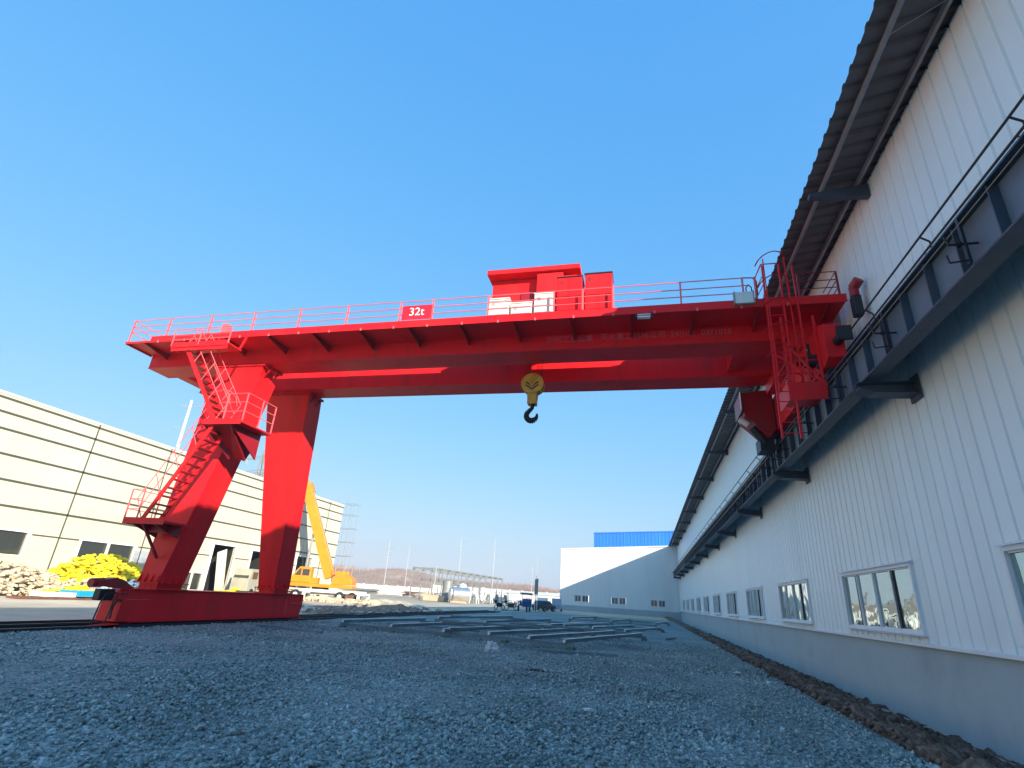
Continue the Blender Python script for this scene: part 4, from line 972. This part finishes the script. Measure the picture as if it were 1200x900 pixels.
def woods():
    b = MB()
    for _ in range(9000):
        x = random.uniform(-520, -40); y = random.uniform(290, 420)
        v = math.sin(math.pi*(y-300)/220) if y > 300 else 0; z = -.5 + hf(x)*max(0, v)*.9
        h = random.uniform(2.0, 4.2) if x > -215 else random.uniform(5, 10); wd = h*random.uniform(.12, .25)
        a = random.uniform(0, 3.14); dx, dy = wd*math.cos(a), wd*math.sin(a)
        for k in range(6):
            lx = random.uniform(-.8, .8)*wd; b.poly([(x-.09, y, z), (x+.09, y, z), (x+lx, y+random.uniform(-.5, .5)*wd, z+h*random.uniform(.6, 1))], [(0, 1, 2)])
        
    o = b.build('woodland', BARK); return tag(o, 'brown leafless scrub and young trees covering the hill beyond the wall', 'woodland', kind='stuff')
woods()
POLEM = mat('weathered_pole', (.42, .45, .47), .6)
def pole(x, y, h, label, arms=4, m=POLEM, r=.17, group='tall poles beyond the yard'):
    t = thing('utility_pole', label, 'utility pole', (x, y, 0), group)
    MB().tube((x, y, 0), (x, y, h), r, 10, r*.45).build('shaft', m, t)
    b = MB()
    for k in range(arms):
        z = h-1.0-k*h*.13; b.bar((x-1.6+.2*k, y-.4, z), (x+1.6-.2*k, y+.4, z), .07)
        for s in (-1, -.5, .5, 1): b.tube((x+s*1.3, y+s*.3, z), (x+s*1.3, y+s*.3, z+.35), .06, 5)
    b.build('crossarm', GREY, t); return t
pole(-54.3, 200, 22.2, 'tallest pale power pole, rising behind the far end of the rack', 5)
pole(-67.6, 200, 21.3, 'pale power pole behind the middle of the rack', 2)
pole(-97.2, 200, 20, 'pale power pole between truck crane and rack', 4)
pole(-93.0, 210, 19, 'thin power pole close beside the one right of the truck crane', 2, r=.15)
pole(-40.6, 205, 13.6, 'short pole behind the parked vehicles', 1, r=.15)
pole(-63.8, 60, 25.5, 'white mast with crossbars rising behind the cream hall roof', 3, m=WHT, r=.34)
pole(-28.4, 150, 12.5, 'thin pale pole left of the far end wall', 0, r=.08)
pole(-41, 108-1, 6.6, 'white post at the near corner of the rack', 0, r=.12)
def pylon(x, y, h, label):
    t = thing('lattice_pylon', label, 'pylon', (x, y, 0), 'lattice pylons behind the cream hall'); b = MB(); lv = [0, 8, 15, 21, 26, 30, 34, 38, h]
    wd = lambda z: 3.6*(1-z/h)**1.1+.5
    for a, c in zip(lv, lv[1:]):
        A = [(x+sx*wd(a), y+sy*wd(a), a) for sx, sy in ((-1,-1),(1,-1),(1,1),(-1,1))]; B_ = [(x+sx*wd(c), y+sy*wd(c), c) for sx, sy in ((-1,-1),(1,-1),(1,1),(-1,1))]
        for i in range(4):
            b.bar(A[i], B_[i], .3); b.bar(A[i], B_[(i+1) % 4], .16); b.bar(B_[i], A[(i+1) % 4], .16); b.bar(B_[i], B_[(i+1) % 4], .16)
    b.build('tower', GREY, t); b = MB()
    for z, l in ((37, 9), (42, 7)):
        for s in (-1, 1):
            b.bar((x, y, z+1.4), (x+s*l, y, z), .25); b.bar((x, y, z), (x+s*l, y, z), .25)
            for q in (.4, .7): b.bar((x+s*l*q, y, z), (x+s*l*q, y, z+1.4*(1-q)), .16)
            b.tube((x+s*l, y, z), (x+s*l, y, z-2.2), .25, 6)
    b.build('crossarm', GREY, t)
pylon(-131, 160, 45, 'grey lattice pylon glimpsed between the two crane legs')

# ------------------------------------------------------------------ vehicles at the far end
def car(label, x, y, ang, m, name='parked_car', cat='car', van=False):
    t = thing(name, label, cat, (x, y, 0), 'vehicles parked at the far end')
    def add(mb, nm, mt, par=None, **k):
        o = mb.build(nm, mt, None, **k); o.parent = par or t; return o
    top = 1.9 if van else 1.45
    bd = add(MB().prism([(-2.1, .35), (2.1, .35), (2.15, .75), (1.9, .9), (-1.7, .95), (-2.15, .85)], 'y', -.85, .85), 'body', m, bevel=.05)
    cb = add(MB().prism([(-1.9, .95), (1.2, .92), (.55, top), (-1.5, top)], 'y', -.74, .74), 'cabin', m, bevel=.05)
    add(MB().prism([(-1.6, 1.02), (.95, 1.0), (.48, top-.1), (-1.4, top-.1)], 'y', -.755, .755), 'window', DGLASS, cb)
    for wx in (-1.35, 1.35):
        for wy in (-.8, .8):
            wh = add(MB().tube((wx, wy-.1, .33), (wx, wy+.1, .33), .33, 16), 'wheel', RUB); add(MB().tube((wx, wy-.11, .33), (wx, wy+.11, .33), .18, 10), 'rim', GREY, wh)
    for s in (-.6, .6): add(MB().box(2.06, 2.17, s-.14, s+.14, .62, .76), 'headlight', LAMPG)
    t.rotation_euler = (0, 0, rad(ang)); return t
car('dark car parked between the blue tricycle and the end wall', -14.6, 84, 70, mat('car_dark', (.03, .03, .045), .3))
car('pale blue van parked beside the far end wall', -14.0, 92, 100, mat('van_blue', (.30, .36, .46), .35), 'parked_van', 'van', True)
car('white van parked just left of the pale blue one', -16.4, 93, 95, WHT, 'parked_van', 'van', True)
def trike(x, y):
    t = thing('cargo_tricycle', 'blue cargo tricycle with a black canopy beyond the steel frames', 'tricycle', (x, y, 0), 'vehicles parked at the far end')
    def add(mb, nm, mt, par=None, **k):
        o = mb.build(nm, mt, None, **k); o.parent = par or t; return o
    add(MB().box(-1.5, .2, -.6, .6, .55, .62).box(-1.5, .2, -.6, -.56, .62, 1.1).box(-1.5, .2, .56, .6, .62, 1.1).box(-1.5, -1.46, -.56, .56, .62, 1.1), 'cargo_bed', CLOTH)
    add(MB().prism([(.3, .5), (1.2, .5), (1.35, 1.0), (1.1, 1.3), (.5, .8)], 'y', -.5, .5), 'front_fairing', CLOTH)
    add(MB().prism([(-.1, 1.75), (1.35, 1.7), (1.3, 1.85), (-.1, 1.92)], 'y', -.6, .6).bar((0, -.5, .7), (0, -.5, 1.8), .05).bar((0, .5, .7), (0, .5, 1.8), .05).bar((1.25, -.5, 1.1), (1.25, -.5, 1.8), .05).bar((1.25, .5, 1.1), (1.25, .5, 1.8), .05), 'canopy', BLACK)
    add(MB().box(.1, .6, -.35, .35, .75, .9), 'seat', BLACK)
    add(MB().tube((1.1, -.35, 1.35), (1.1, .35, 1.35), .025, 6).tube((1.1, 0, .6), (1.1, 0, 1.35), .03, 6), 'handlebar', BLACK)
    for wx, wy in ((-.8, -.62), (-.8, .62), (1.25, 0)): add(MB().tube((wx, wy-.06, .3), (wx, wy+.06, .3), .3, 16), 'wheel', RUB)
    t.rotation_euler = (0, 0, rad(-70)); t.scale = (1.2, 1.2, 1.2)
trike(-15.4, 74)
def moto(x, y, label, ang):
    t = thing('motorcycle', label, 'motorcycle', (x, y, 0), 'vehicles parked at the far end')
    def add(mb, nm, mt, par=None, **k):
        o = mb.build(nm, mt, None, **k); o.parent = par or t; return o
    for wx in (-.65, .65):
        n = 16; b = MB()
        for i in range(n):
            a, c = 2*math.pi*i/n, 2*math.pi*(i+1)/n; b.tube((wx+.28*math.cos(a), 0, .32+.28*math.sin(a)), (wx+.28*math.cos(c), 0, .32+.28*math.sin(c)), .05, 6)
        add(b, 'wheel', RUB)
    add(MB().prism([(-.4, .4), (.3, .35), (.45, .8), (.1, .9), (-.5, .7)], 'y', -.14, .14), 'engine_body', BLACK, bevel=.03)
    add(MB().box(-.75, .05, -.15, .15, .74, .86), 'seat', BLACK)
    add(MB().tube((.65, 0, .32), (.42, 0, 1.05), .035, 6).tube((.42, -.35, 1.05), (.42, .35, 1.05), .025, 6), 'handlebar', BLACK)
    add(MB().blob((-.75, 0, 1.05), .24, (1, 1, .9), .1, 10, 8), 'top_box', BLACK)
    t.rotation_euler = (0, 0, rad(ang))
moto(-17.4, 74.5, 'black motorcycle left of the blue cargo tricycle', 20)
moto(-18.5, 72.5, 'black motorcycle farthest left of the parked vehicles', 60)
t = thing('notice_post', 'slim green grey post with a tall narrow board beside the end wall', 'post', (-14.9, 78, 0))
MB().tube((-14.9, 78, 0), (-14.9, 78, 2.2), .05, 8).tube((-14.6, 78, 0), (-14.6, 78, 2.2), .05, 8).build('posts', OFFW, t); MB().box(-15.0, -14.5, 77.97, 78.03, 2.2, 4.3).build('board', mat('board_grey', (.25, .28, .26), .7), t)

# ------------------------------------------------------------------ air
hz = MB().box(-900, 300, -80, 760, -1.6, 62).build('haze', BLACK); hz['kind'] = 'stuff'; hz['label'] = 'thin pale winter haze over the far yard and hill'; hz['category'] = 'haze'
hm = bpy.data.materials.new('haze'); hm.use_nodes = True; hn = hm.node_tree; hn.nodes.clear()
ho = hn.nodes.new('ShaderNodeOutputMaterial'); hv = hn.nodes.new('ShaderNodeVolumePrincipled'); hv.inputs['Color'].default_value = (.85, .88, .92, 1); hv.inputs['Density'].default_value = 0.0009; hv.inputs['Anisotropy'].default_value = 0.1
hn.links.new(hv.outputs[0], ho.inputs['Volume']); hz.data.materials.clear(); hz.data.materials.append(hm)
# small litter along the verge and on the gravel
for i, (x, y, lab) in enumerate([(3.75, 8.6, 'small white litter scrap on the dirt verge nearest the camera'), (3.6, 12.5, 'pale litter scrap on the verge under the second window'), (-0.9, 9.5, 'small pale stone chip alone on the open gravel'), (2.4, 17.5, 'light scrap of foam on the gravel near the verge')]):
    o = MB().blob((x, y, .07), .06, (1.5, .9, .4), .6, 8, 5).build('litter', BAG); tag(o, lab, 'litter'); o['kind'] = 'thing'
